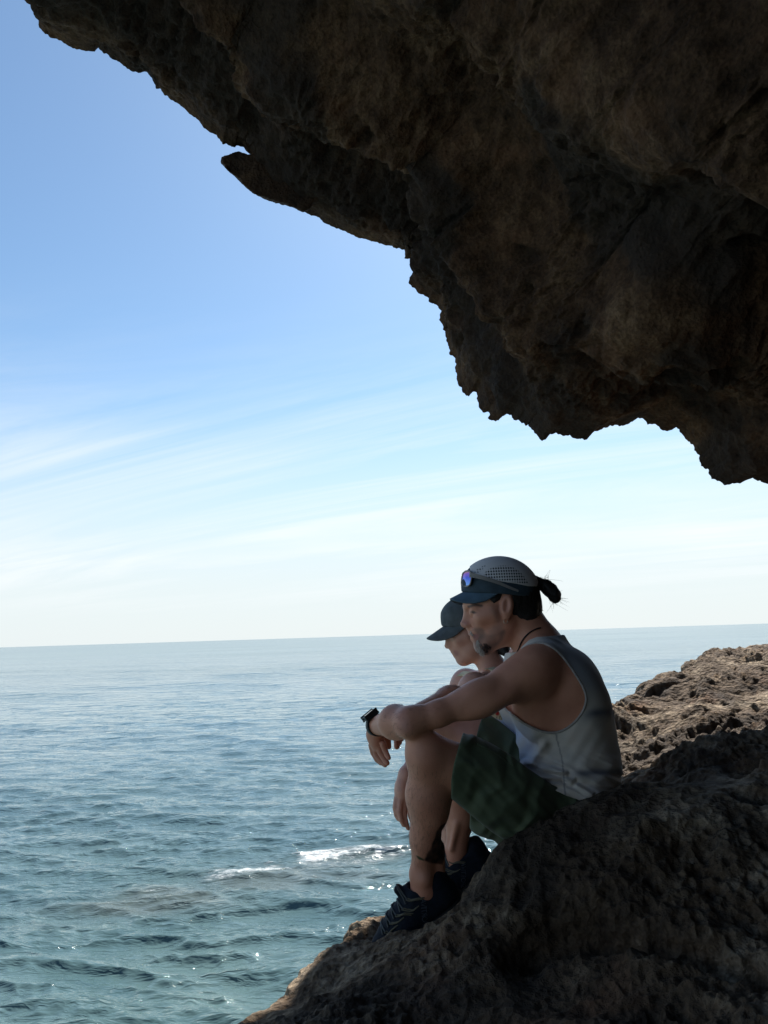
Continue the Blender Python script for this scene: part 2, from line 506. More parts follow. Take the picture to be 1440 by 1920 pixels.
def build_roof():
    lip = np.array([(20, -22), (36, -8)] + LIP +
                   [(1460, 905), (1500, 930), (1560, 925), (1640, 960), (1750, 985), (1900, 1060)], float)
    seg = np.r_[0, np.cumsum(np.linalg.norm(np.diff(lip, axis=0), axis=1))]
    s = np.arange(0, seg[-1], 2.4)
    u = np.interp(s, seg, lip[:, 0]); v = np.interp(s, seg, lip[:, 1])
    n = len(s)
    k = 27
    ker = np.hanning(2 * k + 3)[1:-1]; ker /= ker.sum()
    rag = np.interp(u, [0, 700, 780, 1440], [0.5, 0.7, 1.3, 1.0])
    z0 = np.zeros_like(s)
    u = u + rag * (2.6 * perlin(np.stack([s / 13.0, z0, z0], -1), 90) + 2.0 * perlin(np.stack([s / 6.0, z0, z0], -1), 91))
    v = v + rag * (3.2 * perlin(np.stack([s / 12.0, z0, z0], -1), 92) + 2.4 * perlin(np.stack([s / 5.5, z0, z0], -1), 93))
    us = np.convolve(np.pad(u, k, mode='reflect', reflect_type='odd'), ker, 'valid')
    vs_ = np.convolve(np.pad(v, k, mode='reflect', reflect_type='odd'), ker, 'valid')
    D = np.interp(us, [47, 470, 770, 860, 1016, 1357, 1900], [4.4, 4.7, 4.8, 4.55, 4.3, 3.95, 3.3])
    D = D + 0.12 * np.sin(s / 90.0) * np.exp(-((us - 850) / 500) ** 2)
    base = Parr(us, vs_, D)
    jag = Parr(u, v, D) - base
    # unseen lip, shaped to let skylight in from the sea side on the left
    p0 = base[0]
    ext = spline3([(-0.7, -3.2, 3.5), (-0.8, -1.6, 3.8), (-1.05, 0.2, 4.1), (-1.6, 2.0, 4.3), (p0[0] - 0.15, 3.6, 4.15), tuple(p0 + np.array([-0.03, 0.0, 0.02]))], 150)
    base = np.concatenate([ext, base]); jag = np.concatenate([np.zeros_like(ext), jag])
    ne = len(ext)
    us = np.concatenate([np.linspace(-900, us[0] - 1, ne), us])
    vs_ = np.concatenate([np.full(ne, vs_[0]), vs_])
    n = len(us)
    f = np.arange(n) / (n - 1)
    sm = lambda xs, ys: np.interp(us, xs, ys)
    A = np.stack([sm([-900, 47, 470, 770, 1016, 1357, 1900], [-2.2, -0.3, 0.7, 1.5, 2.4, 3.6, 4.6]),
                  sm([-900, 47, 770, 1900], [-2.3, -1.7, -1.8, -1.4]),
                  sm([-900, 47, 470, 770, 1016, 1357, 1900], [3.0, 2.8, 2.6, 2.3, 1.9, 0.9, -0.6])], -1)
    A = np.stack([np.convolve(np.pad(A[:, i], 90, mode='edge'), np.hanning(181) / np.hanning(181).sum(), 'valid') for i in range(3)], -1)
    B = np.stack([A[:, 0] * 1.1 + 0.1, A[:, 1] - 1.0, np.full(n, -1.9)], -1)
    nin = 360
    t = np.linspace(0, 1, nin) ** 1.25
    tau = t[:, None, None]
    inner = base[None] * (1 - tau) + A[None] * tau
    inner[..., 2] += 0.30 * np.sin(np.pi * np.clip(t, 0, 1))[:, None]
    tb = (np.arange(1, 31) / 30.0)[:, None, None]
    inner = np.concatenate([inner, A[None] * (1 - tb) + B[None] * tb + np.sin(np.pi * tb) * np.array([0, -0.4, 0.2])], 0)  # unseen back wall, added to cut fill light from behind the camera
    nin = len(inner)
    nout = 70
    q = (np.linspace(0, 1, nout + 1)[1:]) ** 1.6
    od = np.where((us < 30)[:, None], np.array([[-0.25, 0.2, 3.2]]), np.array([[0.55, 0.9, 3.6]]))
    od = np.stack([np.convolve(np.pad(od[:, i], 60, mode='edge'), np.ones(121) / 121, 'valid') for i in range(3)], -1)
    ray = base / np.linalg.norm(base, axis=1)[:, None]
    inw = A - base
    inw /= np.linalg.norm(inw, axis=1)[:, None]
    rho = (q * 3.6)[:, None, None]
    outer = (base[None] + ray[None] * 0.7 * (1 - np.exp(-rho / 0.35)) + np.array([0.12, 0, 0.16]) * (1 - np.exp(-rho / 0.12))
             + od[None] * np.maximum(rho - 0.10, 0) / 3.6)
    dist_in = np.linalg.norm(inner - base[None], axis=2)
    dist_out = np.linalg.norm(outer - base[None], axis=2)
    inner = inner + jag[None] * np.exp(-dist_in / 0.16)[..., None]
    outer = outer + jag[None] * np.exp(-rho / 0.16)
    G = np.concatenate([outer[::-1], inner], 0)
    dist = np.concatenate([dist_out[::-1], dist_in], 0)
    side = np.concatenate([np.full(nout, -1.0), np.full(nin, 1.0)])[:, None] + 0 * dist
    N = grid_normals(G)
    # blend normals over the lip so the displacement is continuous
    p = G.reshape(-1, 3).astype(np.float32)
    dd = dist.ravel().astype(np.float32)
    sd = side.ravel()
    Nn = N.reshape(-1, 3).astype(np.float32)
    # --- big forms: benches and ribs running along the lip, hollows
    along = (f[None] * 11.0 + 0 * dist).ravel()
    w = sstep(0.05, 0.9, dd)
    e1 = p * 0.9
    big = 0.20 * perlin(e1, 1) + 0.09 * perlin(p * 1.9, 2)
    # bench: a rib roughly parallel to the lip, in from the edge
    wob = 0.30 * perlin(p * np.array([0.8, 0.8, 0.8]), 5) + 0.12 * perlin(p * 2.3, 6)
    dl = dd + wob
    rib = (0.20 * np.exp(-((dl - 0.95) / 0.22) ** 2) - 0.16 * np.exp(-((dl - 0.52) / 0.20) ** 2)
           + 0.22 * np.exp(-((dl - 2.15) / 0.30) ** 2) - 0.20 * np.exp(-((dl - 1.6) / 0.3) ** 2)
           - 0.18 * np.exp(-((dl - 2.9) / 0.3) ** 2))
    d = w * (0.8 * big + 0.75 * rib * (sd > 0))
    # --- mid forms, flaky and knobbly
    wm = 0.12 + 0.88 * sstep(0.0, 0.35, dd)
    d += wm * (0.055 * ridged(p * 3.2, 3, 21) * (0.4 + 0.6 * sstep(-0.2, 0.3, perlin(p * 0.8, 31))) + 0.030 * fbm(p * 7.0, 3, 41))
    # cavities
    wl = worley(p * 3.4 + 0.35 * np.stack([perlin(p * 4, 51), perlin(p * 4, 52), perlin(p * 4, 53)], -1), 3)
    msk = sstep(-0.05, 0.35, perlin(p * 1.3, 61))
    d -= wm * 0.11 * sstep(0.36, 0.20, wl) * msk
    chip = 0.3 + 0.9 * sstep(-0.2, 0.3, perlin(p * 1.5, 66))
    d += wm * chip * 0.028 * ridged(p * 9.0, 3, 67, 0.6)
    wl2 = worley(p * 11.0, 4)
    d -= (0.25 + 0.75 * wm) * chip * 0.048 * sstep(0.40, 0.12, wl2) * sstep(-0.1, 0.3, perlin(p * 2.1, 62))
    wl3 = worley(p * 24.0, 8)
    d -= chip * 0.018 * sstep(0.45, 0.18, wl3) * sstep(-0.1, 0.25, perlin(p * 3.7, 63))
    d += (0.35 + 0.65 * wm) * 0.010 * fbm(p * 26.0, 3, 71)
    # make normals point towards the cave for the inner sheet
    ctr = np.array([0.3, 0.0, -0.2], np.float32)
    flip = np.sign(((ctr - p) * Nn).sum(1) * (sd > 0) + (Nn @ np.array([-0.2, 0.95, 0.1], np.float32)) * (sd < 0))
    Nn *= flip[:, None]
    # lip: average direction
    lipw = np.exp(-(dd / 0.12) ** 2)[:, None]
    Nn = Nn * (1 - lipw) + np.array([-0.35, 0.05, -0.55], np.float32) * lipw
    p2 = p + Nn * d[:, None]
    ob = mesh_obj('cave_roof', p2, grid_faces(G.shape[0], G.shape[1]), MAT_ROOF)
    crust_shade = sstep(0.02, 0.30, perlin(p * np.array([1.5, 1.5, 1.5]), 81) + 0.35 * perlin(p * 5, 82)) * 0.75
    crust_shade = np.maximum(crust_shade, 0.8 * sstep(0.38, 0.1, wl) * msk)  # the cavity mask also darkens the hollows: shade put into the colour
    crust_shade = np.maximum(crust_shade, 0.8 * sstep(0.45, 0.0, np.abs(dl - 0.40)) * (sd > 0) * sstep(1250, 900, np.tile(us, G.shape[0])))  # dark band in from the lip, fading out to the right
    vattr(ob, 'crust_shade', crust_shade)
    tag(ob, kind='structure')
    ob['label'] = 'dark brown pitted rock roof of the sea cave overhanging the ledge'
    return ob


build_roof()

# (the spur of rock on the lip is cut further down, once the sculpting tools exist)

# ------------------------------------------------------------------ rock ledge
GC = [  # photo pixel, distance
    (430, 1925, 1.70), (560, 1845, 1.90), (640, 1800, 2.02), (735, 1745, 2.08), (735, 1722, 2.45), (660, 1770, 2.3),
    (800, 1900, 1.60), (1150, 1900, 1.40), (1440, 1900, 1.25), (1440, 1650, 1.62), (1200, 1650, 1.70), (1000, 1760, 1.72), (1250, 1780, 1.52),
    (830, 1700, 2.00), (900, 1632, 1.97), (965, 1572, 1.93), (1060, 1512, 1.93), (1160, 1468, 2.0), (1300, 1430, 2.30), (1440, 1385, 2.70),
    (1100, 1560, 1.85),
    (790, 1765, 2.17), (866, 1700, 2.17), (905, 1652, 2.52), (830, 1705, 2.52),
    (1040, 1588, 2.22), (980, 1590, 2.2), (1150, 1520, 2.35), (1000, 1540, 2.9), (1060, 1520, 2.9), (930, 1596, 2.85), (850, 1690, 2.85),
    (1160, 1452, 2.8), (1300, 1395, 3.1), (1440, 1372, 3.1), (1150, 1330, 4.1), (1300, 1262, 4.7), (1440, 1218, 5.2),
    (1250, 1340, 3.8), (1400, 1290, 4.1),
]
GX = [(-1.2, 1.0, -1.75), (-0.7, 0.0, -1.35), (0.4, 0.3, -0.85), (1.6, 0.2, -0.25), (0.5, -1.5, -0.9), (2.6, -1.5, 0.2),
      (2.6, 2.0, 0.05), (3.6, 3.5, 0.15), (4.5, 6.0, 0.1), (-1.5, -2.0, -2.0), (5.0, 0.0, 1.0)]
EDGE = [(-2.6, -4.0), (-1.7, -1.0), (-0.95, 0.6), (-0.43, 1.76), (-0.20, 2.1), (0.02, 2.56), (0.40, 2.98), (0.80, 3.5), (1.27, 4.25), (1.9, 4.9), (2.75, 5.55), (4.5, 6.6), (9, 8.5)]


def tps_fit(pts, lam=1e-3):
    X = pts[:, :2]; n = len(X)
    r = np.linalg.norm(X[:, None] - X[None], axis=2)
    K = np.where(r > 0, r * r * np.log(r + 1e-9), 0) + lam * np.eye(n)
    Pm = np.c_[np.ones(n), X]
    Am = np.block([[K, Pm], [Pm.T, np.zeros((3, 3))]])
    w = np.linalg.solve(Am, np.r_[pts[:, 2], 0, 0, 0])
    return X, w


def tps_eval(model, x, y):
    X, w = model
    res = w[-3] + w[-2] * x + w[-1] * y
    for i in range(len(X)):
        r2 = (x - X[i, 0]) ** 2 + (y - X[i, 1]) ** 2
        res = res + w[i] * 0.5 * r2 * np.log(r2 + 1e-12)
    return res


G_MODEL = tps_fit(np.array([P(*g) for g in GC] + [np.array(g, float) for g in GX]))


def edge_dist(x, y):
    """signed distance to the seaward edge in plan, positive on the sea side"""
    best = np.full(x.shape, 1e9); sign = np.ones(x.shape)
    e = np.array(EDGE)
    for a, b in zip(e[:-1], e[1:]):
        ab = b - a
        tt = np.clip(((x - a[0]) * ab[0] + (y - a[1]) * ab[1]) / (ab @ ab), 0, 1)
        qx = x - a[0] - tt * ab[0]; qy = y - a[1] - tt * ab[1]
        d2 = qx * qx + qy * qy
        cr = ab[0] * (y - a[1]) - ab[1] * (x - a[0])
        upd = d2 < best
        best = np.where(upd, d2, best)
        sign = np.where(upd, np.sign(cr), sign)
    return np.sqrt(best) * sign


def ground_base(x, y):
    z = tps_eval(G_MODEL, x, y)
    e = edge_dist(x, y)
    ep = np.maximum(e, 0)
    z = z - 1.9 * ep * ep / (ep + 0.10)
    return z


def build_ledge():
    ang = np.radians(np.concatenate([np.linspace(-150, -24, 50)[:-1], np.linspace(-24, 31, 760), np.linspace(31, 150, 60)[1:]]))
    r = np.concatenate([np.geomspace(0.35, 1.1, 40)[:-1], np.geomspace(1.1, 3.2, 330), np.geomspace(3.2, 6.6, 210)[1:], np.geomspace(6.6, 10, 25)[1:]])
    R, A = np.meshgrid(r, ang, indexing='ij')
    x = R * np.sin(A); y = R * np.cos(A)
    z = ground_base(x, y)
    z = np.maximum(z, SEA_Z - 0.6 + 0 * z)
    G = np.stack([x, y, z], -1)
    N = grid_normals(G)
    N *= np.sign(N[..., 2:3] + 1e-9)
    p = G.reshape(-1, 3).astype(np.float32); N = N.reshape(-1, 3).astype(np.float32)
    # keep the rock calm right under the two people
    seat = np.zeros(len(p), np.float32)
    for (cx, cy, rr) in SEATS:
        seat = np.maximum(seat, np.exp(-(((p[:, 0] - cx) ** 2 + (p[:, 1] - cy) ** 2) / rr ** 2) ** 2))
    calm = 1 - 0.8 * seat
    far = sstep(2.3, 3.2, p[:, 1] - 0.15 * p[:, 0])
    d = calm * 0.055 * fbm(p * 2.2, 2, 101)
    worn = 0.25 + 0.95 * sstep(-0.25, 0.30, perlin(p * 1.6, 105) + 0.4 * perlin(p * 4.0, 106))
    # layered strata, tilted with the slab
    warp = p + 0.12 * np.stack([perlin(p * 2.5, 111), perlin(p * 2.5, 112), perlin(p * 2.5, 113)], -1)
    d += calm * (0.014 + 0.014 * far) * ridged(warp * np.array([2.6, 3.4, 6.0]), 3, 121)
    d += calm * worn * (0.012 + 0.010 * far) * ridged(warp * np.array([7.0, 9.0, 11.0]), 3, 131, 0.6)
    wl = worley(p * 5.0 + 0.4 * np.stack([perlin(p * 6, 141), perlin(p * 6, 142), perlin(p * 6, 143)], -1), 5)
    msk = sstep(-0.05, 0.35, perlin(p * 1.9, 151))
    d -= calm * 0.028 * sstep(0.36, 0.14, wl) * msk
    wl2 = worley(p * 15.0 + 0.5 * perlin(p * 12, 144)[:, None], 6)
    d -= calm * (0.016 + 0.006 * far) * sstep(0.48, 0.15, wl2) * sstep(-0.25, 0.2, perlin(p * 2.7, 152) + 0.3 * far)
    wl3 = worley(p * 38.0, 7)
    d -= worn * 0.0085 * sstep(0.5, 0.15, wl3) * sstep(-0.3, 0.2, perlin(p * 5, 153))
    d += worn * (0.0085 + 0.005 * far) * fbm(p * 24.0, 3, 161, 0.6)
    # one long crack and a boulder-like swelling in the foreground
    d -= calm * 0.07 * np.exp(-((perlin(p * np.array([1.2, 1.2, 1.2]), 171)) / 0.035) ** 2) * sstep(-0.1, 0.2, perlin(p * 1.7, 172))
    vis = (np.abs(p[:, 0] - 0.8) < 1.2) & (p[:, 1] > 1.2) & (p[:, 1] < 4.5)
    d = d - d[vis].mean() - 0.004
    p2 = p + N * d[:, None]
    ob = mesh_obj('rock_ledge', p2, grid_faces(len(r), len(ang))[:, ::-1], MAT_ROCK)
    crust_shade = sstep(0.10, 0.38, perlin(p * 2.3, 181) + 0.4 * perlin(p * 8, 182)) * 0.55
    crust_shade = np.maximum(crust_shade, 0.75 * sstep(0.3, 0.1, wl) * msk)  # shade painted inside the pits, following their own mask
    wet = sstep(-4.6, -5.6, p[:, 2])
    vattr(ob, 'crust_shade', np.maximum(crust_shade, wet * 0.8))
    tag(ob, kind='structure')
    ob['label'] = 'rough pitted brown rock ledge sloping down to the sea'
    return ob


SEATS = [(0.55, 2.25, 0.30), (0.13, 2.22, 0.12), (0.27, 2.5, 0.12), (0.55, 2.85, 0.28)]
build_ledge()

# ------------------------------------------------------------------ sculpting: distance fields -> one continuous mesh


class Field:
    def __init__(self, lo, hi, h):
        self.lo = np.array(lo, float); self.h = h
        self.n = np.ceil((np.array(hi) - self.lo) / h).astype(int) + 1
        self.d = np.full(self.n, 0.3, np.float32)

    def block(self, lo, hi):
        a = np.clip(np.floor((np.array(lo) - self.lo) / self.h).astype(int), 0, self.n)
        b = np.clip(np.ceil((np.array(hi) - self.lo) / self.h).astype(int) + 1, 0, self.n)
        sl = tuple(slice(a[i], b[i]) for i in range(3))
        ax = [(self.lo[i] + self.h * np.arange(a[i], b[i])).astype(np.float32) for i in range(3)]
        return sl, (ax[0][:, None, None], ax[1][None, :, None], ax[2][None, None, :])

    def put(self, prim, k=0.02, op='u', pad=None):
        lo, hi, fn = prim
        m = (k + 3 * self.h) if pad is None else pad
        sl, xyz = self.block(np.array(lo) - m, np.array(hi) + m)
        cur = self.d[sl]
        if cur.size == 0:
            return
        e = fn(*xyz)
        if op == 'u':
            if k > 0:
                hh = np.maximum(k - np.abs(cur - e), 0) / k
                self.d[sl] = np.minimum(cur, e) - hh * hh * k * 0.25
            else:
                self.d[sl] = np.minimum(cur, e)
        elif op == 's':
            e = -e
            if k > 0:
                hh = np.maximum(k - np.abs(cur - e), 0) / k
                self.d[sl] = np.maximum(cur, e) + hh * hh * k * 0.25
            else:
                self.d[sl] = np.maximum(cur, e)
        elif op == 'i':
            self.d[sl] = np.maximum(cur, e)
        elif op == 'a':
            self.d[sl] = cur + e

    def band(self, w):
        """flat indices, positions of cells near the surface"""
        idx = np.nonzero(np.abs(self.d) < w)
        pos = np.stack([self.lo[i] + self.h * idx[i] for i in range(3)], -1).astype(np.float32)
        return idx, pos

    def sample(self, p):
        q = np.rint((np.asarray(p) - self.lo) / self.h).astype(int)
        q = np.clip(q, 0, self.n - 1)
        return self.d[q[..., 0], q[..., 1], q[..., 2]]

    def hit(self, u, v, y0=1.6, y1=3.3, far=False):
        ys = np.arange(y0, y1, 0.0015)
        pts = P(u, v, 1.0)[None] * ys[:, None]
        dd = self.sample(pts)
        w = np.nonzero(dd < 0)[0]
        if len(w) == 0:
            return None
        return pts[w[-1] if far else w[0]]

    def mesh(self):
        d = self.d
        s = d < 0
        c = [s[i:s.shape[0] - 1 + i, j:s.shape[1] - 1 + j, k:s.shape[2] - 1 + k] for i in (0, 1) for j in (0, 1) for k in (0, 1)]
        cnt = np.zeros(c[0].shape, np.int8)
        for q in c:
            cnt += q
        act = np.nonzero((cnt > 0) & (cnt < 8))
        vid = np.full(cnt.shape, -1, np.int32)
        vid[act] = np.arange(len(act[0]))
        I = np.stack(act, -1)
        cd = np.stack([d[I[:, 0] + i, I[:, 1] + j, I[:, 2] + k] for i in (0, 1) for j in (0, 1) for k in (0, 1)], -1)
        offs = np.array([(i, j, k) for i in (0, 1) for j in (0, 1) for k in (0, 1)], np.float32)
        acc = np.zeros((len(I), 3), np.float32); num = np.zeros(len(I), np.float32)
        for a in range(8):
            for b in range(a + 1, 8):
                if np.abs(offs[a] - offs[b]).sum() != 1:
                    continue
                da, db = cd[:, a], cd[:, b]
                m = (da < 0) != (db < 0)
                t = np.where(m, da / np.where(m, da - db, 1), 0)[:, None]
                acc += np.where(m[:, None], offs[a] + t * (offs[b] - offs[a]), 0)
                num += m
        V = self.lo + self.h * (I + acc / num[:, None])
        F = []
        for ax in range(3):
            o1, o2 = [(1, 2), (2, 0), (0, 1)][ax]
            sh = list(s.shape)
            a = [slice(None)] * 3; b = [slice(None)] * 3
            a[ax] = slice(0, sh[ax] - 1); b[ax] = slice(1, sh[ax])
            for o in (o1, o2):
                a[o] = slice(1, sh[o] - 1); b[o] = slice(1, sh[o] - 1)
            sa, sb = s[tuple(a)], s[tuple(b)]
            e = np.stack(np.nonzero(sa != sb), -1)
            flip = sa[tuple(e.T)]
            g = e.copy(); g[:, o1] += 1; g[:, o2] += 1
            def cell(d1, d2):
                w = g.copy(); w[:, o1] += d1; w[:, o2] += d2
                return vid[w[:, 0], w[:, 1], w[:, 2]]
            q = np.stack([cell(-1, -1), cell(0, -1), cell(0, 0), cell(-1, 0)], -1)
            q[~flip] = q[~flip][:, ::-1]
            F.append(q)
        return V.astype(np.float32), np.concatenate(F)


def cone(a, b, ra, rb):
    a = np.array(a, np.float32); b = np.array(b, np.float32)
    r = max(ra, rb)
    ba = b - a; L2 = float(ba @ ba) + 1e-12

    def fn(x, y, z):
        px, py, pz = x - a[0], y - a[1], z - a[2]
        t = np.clip((px * ba[0] + py * ba[1] + pz * ba[2]) / L2, 0, 1)
        return np.sqrt((px - t * ba[0]) ** 2 + (py - t * ba[1]) ** 2 + (pz - t * ba[2]) ** 2) - (ra + (rb - ra) * t)
    return np.minimum(a, b) - r, np.maximum(a, b) + r, fn


def ball(a, r):
    return cone(a, np.array(a) + 1e-5, r, r)


def ell(c, rad, tilt=0.0, yaw=0.0, roll=0.0):
    """ellipsoid; tilt turns it in the side view (about Y, positive = top leans to -X)"""
    c = np.array(c, np.float32); rad = np.array(rad, np.float32)
    Rm = np.array(Matrix.Rotation(-tilt, 3, 'Y') @ Matrix.Rotation(yaw, 3, 'Z') @ Matrix.Rotation(roll, 3, 'X'), np.float32)
    m = float(rad.max())

    def fn(x, y, z):
        px, py, pz = x - c[0], y - c[1], z - c[2]
        q = [(Rm[0, i] * px + Rm[1, i] * py + Rm[2, i] * pz) for i in range(3)]
        k0 = np.sqrt((q[0] / rad[0]) ** 2 + (q[1] / rad[1]) ** 2 + (q[2] / rad[2]) ** 2)
        k1 = np.sqrt((q[0] / rad[0] ** 2) ** 2 + (q[1] / rad[1] ** 2) ** 2 + (q[2] / rad[2] ** 2) ** 2) + 1e-6
        return k0 * (k0 - 1) / k1
    return c - m, c + m, fn


def to_px(x, y, z):
    """world -> photo pixel"""
    f = x * _f[0] + y * _f[1] + z * _f[2]
    return 720.0 + FPX * (x * _R[0] + y * _R[1] + z * _R[2]) / f, 960.0 - FPX * (x * _U[0] + y * _U[1] + z * _U[2]) / f


def poly_sd(u, v, poly):
    """signed distance in pixels, negative inside"""
    poly = np.array(poly, np.float32)
    best = np.full(u.shape, 1e9, np.float32); ins = np.zeros(u.shape, bool)
    for a, b in zip(poly, np.roll(poly, -1, 0)):
        ab = b - a
        t = np.clip(((u - a[0]) * ab[0] + (v - a[1]) * ab[1]) / (ab @ ab), 0, 1)
        best = np.minimum(best, (u - a[0] - t * ab[0]) ** 2 + (v - a[1] - t * ab[1]) ** 2)
        c = ((a[1] > v) != (b[1] > v)) & (u < (b[0] - a[0]) * (v - a[1]) / (b[1] - a[1] + 1e-9) + a[0])
        ins ^= c
    d = np.sqrt(best)
    return np.where(ins, -d, d)


def smooth_poly(pts, n=3):
    """Chaikin corner cutting, closed"""
    p = np.array(pts, float)
    for _ in range(n):
        q = np.roll(p, -1, 0)
        p = np.stack([0.75 * p + 0.25 * q, 0.25 * p + 0.75 * q], 1).reshape(-1, 2)
    return p


def prism(poly, y0, y1, sc):
    """volume behind a side-view outline between the distances y0 and y1"""
    poly = np.array(poly, float)
    pts = np.array([P(u, v, y) for u, v in poly for y in (y0, y1)])

    def fn(x, y, z):
        u, v = to_px(x, y, z)
        d = poly_sd(u, v, poly) * sc
        return np.maximum(d, np.maximum(y0 - y, y - y1) + 0 * d).astype(np.float32)
    return pts.min(0), pts.max(0), fn


def tube(name, pts, rad, mat, parent=None, sides=6, closed=False):
    """round cord through points; rad may be a list"""
    pts = np.array(pts, float); n = len(pts)
    rad = np.full(n, rad) if np.isscalar(rad) else np.array(rad)
    V = []; up = np.array([0.13, 0.31, 0.94])
    for i in range(n):
        a = pts[(i - 1) % n] if (closed or i > 0) else pts[0]
        b = pts[(i + 1) % n] if (closed or i < n - 1) else pts[-1]
        t = b - a; t /= np.linalg.norm(t) + 1e-9
        s = np.cross(t, up); s /= np.linalg.norm(s) + 1e-9
        w = np.cross(s, t)
        for k in range(sides):
            an = 2 * math.pi * k / sides
            V.append(pts[i] + rad[i] * (math.cos(an) * s + math.sin(an) * w))
    F = []
    for i in range(n if closed else n - 1):
        j = (i + 1) % n
        for k in range(sides):
            k2 = (k + 1) % sides
            F.append((i * sides + k, i * sides + k2, j * sides + k2, j * sides + k))
    return V, F


def tube_obj(name, curves, mat, parent=None, sides=6, closed=False):
    """curves: list of (pts, rad)"""
    V = []; F = []
    for pts, rad in curves:
        v, f = tube(name, pts, rad, mat, sides=sides, closed=closed)
        o = len(V)
        V += v; F += [tuple(q + o for q in ff) for ff in f]
    return mesh_obj(name, V, F, mat, parent)


def spline(pts, n=24, closed=False):
    """Catmull-Rom"""
    p = np.array(pts, float); m = len(p)
    res = []
    segs = m if closed else m - 1
    for i in range(segs):
        g = (lambda j: p[j % m]) if closed else (lambda j: p[min(max(j, 0), m - 1)])
        a, b, c, d = g(i - 1), g(i), g(i + 1), g(i + 2)
        k = max(2, n // segs)
        for t in np.arange(k) / k:
            res.append(0.5 * (2 * b + (c - a) * t + (2 * a - 5 * b + 4 * c - d) * t * t + (3 * b - a - 3 * c + d) * t ** 3))
    if not closed:
        res.append(p[-1])
    return np.array(res)


def lin(a, b, t):
    return np.array(a) * (1 - t) + np.array(b) * t


def simple_mat(name, col, rough=0.6, spec=0.4, var=0.15, scale=60.0, bump=0.0, bscale=200.0, metallic=0.0):
    m, t, b = new_mat(name)
    L = t.links.new
    geo = node(t, 'ShaderNodeNewGeometry')
    n = node(t, 'ShaderNodeTexNoise', i_Scale=scale, i_Detail=4.0)
    L(geo.outputs['Position'], n.inputs['Vector'])
    c = np.array(col)
    r = ramp(t, [(0.3, tuple(c * (1 - var))), (0.7, tuple(np.minimum(c * (1 + var), 1)))])
    L(n.outputs[0], r.inputs[0])
    L(r.outputs[0], b.inputs['Base Color'])
    b.inputs['Roughness'].default_value = rough
    b.inputs['Specular IOR Level'].default_value = spec
    b.inputs['Metallic'].default_value = metallic
    if bump > 0:
        n2 = node(t, 'ShaderNodeTexNoise', i_Scale=bscale, i_Detail=3.0)
        L(geo.outputs['Position'], n2.inputs['Vector'])
        bp = node(t, 'ShaderNodeBump', i_Strength=bump, i_Distance=0.002)
        L(n2.outputs[0], bp.inputs['Height']); L(bp.outputs[0], b.inputs['Normal'])
    return m


def attr_mix(t, b, base_out, attr, col):
    """mix a pigment colour over base_out where the point attribute says so"""
    a = node(t, 'ShaderNodeAttribute', attribute_name=attr)
    mx = node(t, 'ShaderNodeMix', data_type='RGBA')
    t.links.new(a.outputs['Fac'], mx.inputs['Factor'])
    t.links.new(base_out, mx.inputs['A'])
    mx.inputs['B'].default_value = (*col, 1)
    t.links.new(mx.outputs['Result'], b.inputs['Base Color'])
    return mx.outputs['Result']


def skin_mat(name, col, extra=()):
    m, t, b = new_mat(name)
    L = t.links.new
    geo = node(t, 'ShaderNodeNewGeometry')
    n = node(t, 'ShaderNodeTexNoise', i_Scale=22.0, i_Detail=5.0)
    L(geo.outputs['Position'], n.inputs['Vector'])
    c = np.array(col)
    r = ramp(t, [(0.3, tuple(c * np.array([0.84, 0.74, 0.72]))), (0.7, tuple(c * np.array([1.08, 1.1, 1.1])))])
    nf = node(t, 'ShaderNodeTexNoise', i_Scale=4.5, i_Detail=3.0)
    L(geo.outputs['Position'], nf.inputs['Vector'])
    nv = node(t, 'ShaderNodeTexVoronoi', i_Scale=150.0)
    L(geo.outputs['Position'], nv.inputs['Vector'])
    L(math_node(t, 'ADD', math_node(t, 'MULTIPLY', n.outputs[0], 0.6), math_node(t, 'MULTIPLY', nf.outputs[0], 0.4)), r.inputs[0])
    fr = ramp(t, [(0.06, (0.55, 0.50, 0.48)), (0.16, (1, 1, 1))])
    L(nv.outputs['Distance'], fr.inputs[0])
    fm_ = node(t, 'ShaderNodeMix', data_type='RGBA', blend_type='MULTIPLY'); fm_.inputs['Factor'].default_value = 0.45
    L(r.outputs[0], fm_.inputs['A']); L(fr.outputs[0], fm_.inputs['B'])
    L(fm_.outputs['Result'], b.inputs['Base Color'])
    o = fm_.outputs['Result']
    for at, cc in extra:
        o = attr_mix(t, b, o, at, cc)
    b.inputs['Roughness'].default_value = 0.48
    b.inputs['Specular IOR Level'].default_value = 0.45
    n2 = node(t, 'ShaderNodeTexNoise', i_Scale=260.0, i_Detail=3.0)
    L(geo.outputs['Position'], n2.inputs['Vector'])
    bp = node(t, 'ShaderNodeBump', i_Strength=0.5, i_Distance=0.0012)
    L(math_node(t, 'ADD', n2.outputs[0], math_node(t, 'MULTIPLY', n.outputs[0], 1.6)), bp.inputs['Height']); L(bp.outputs[0], b.inputs['Normal'])
    return m


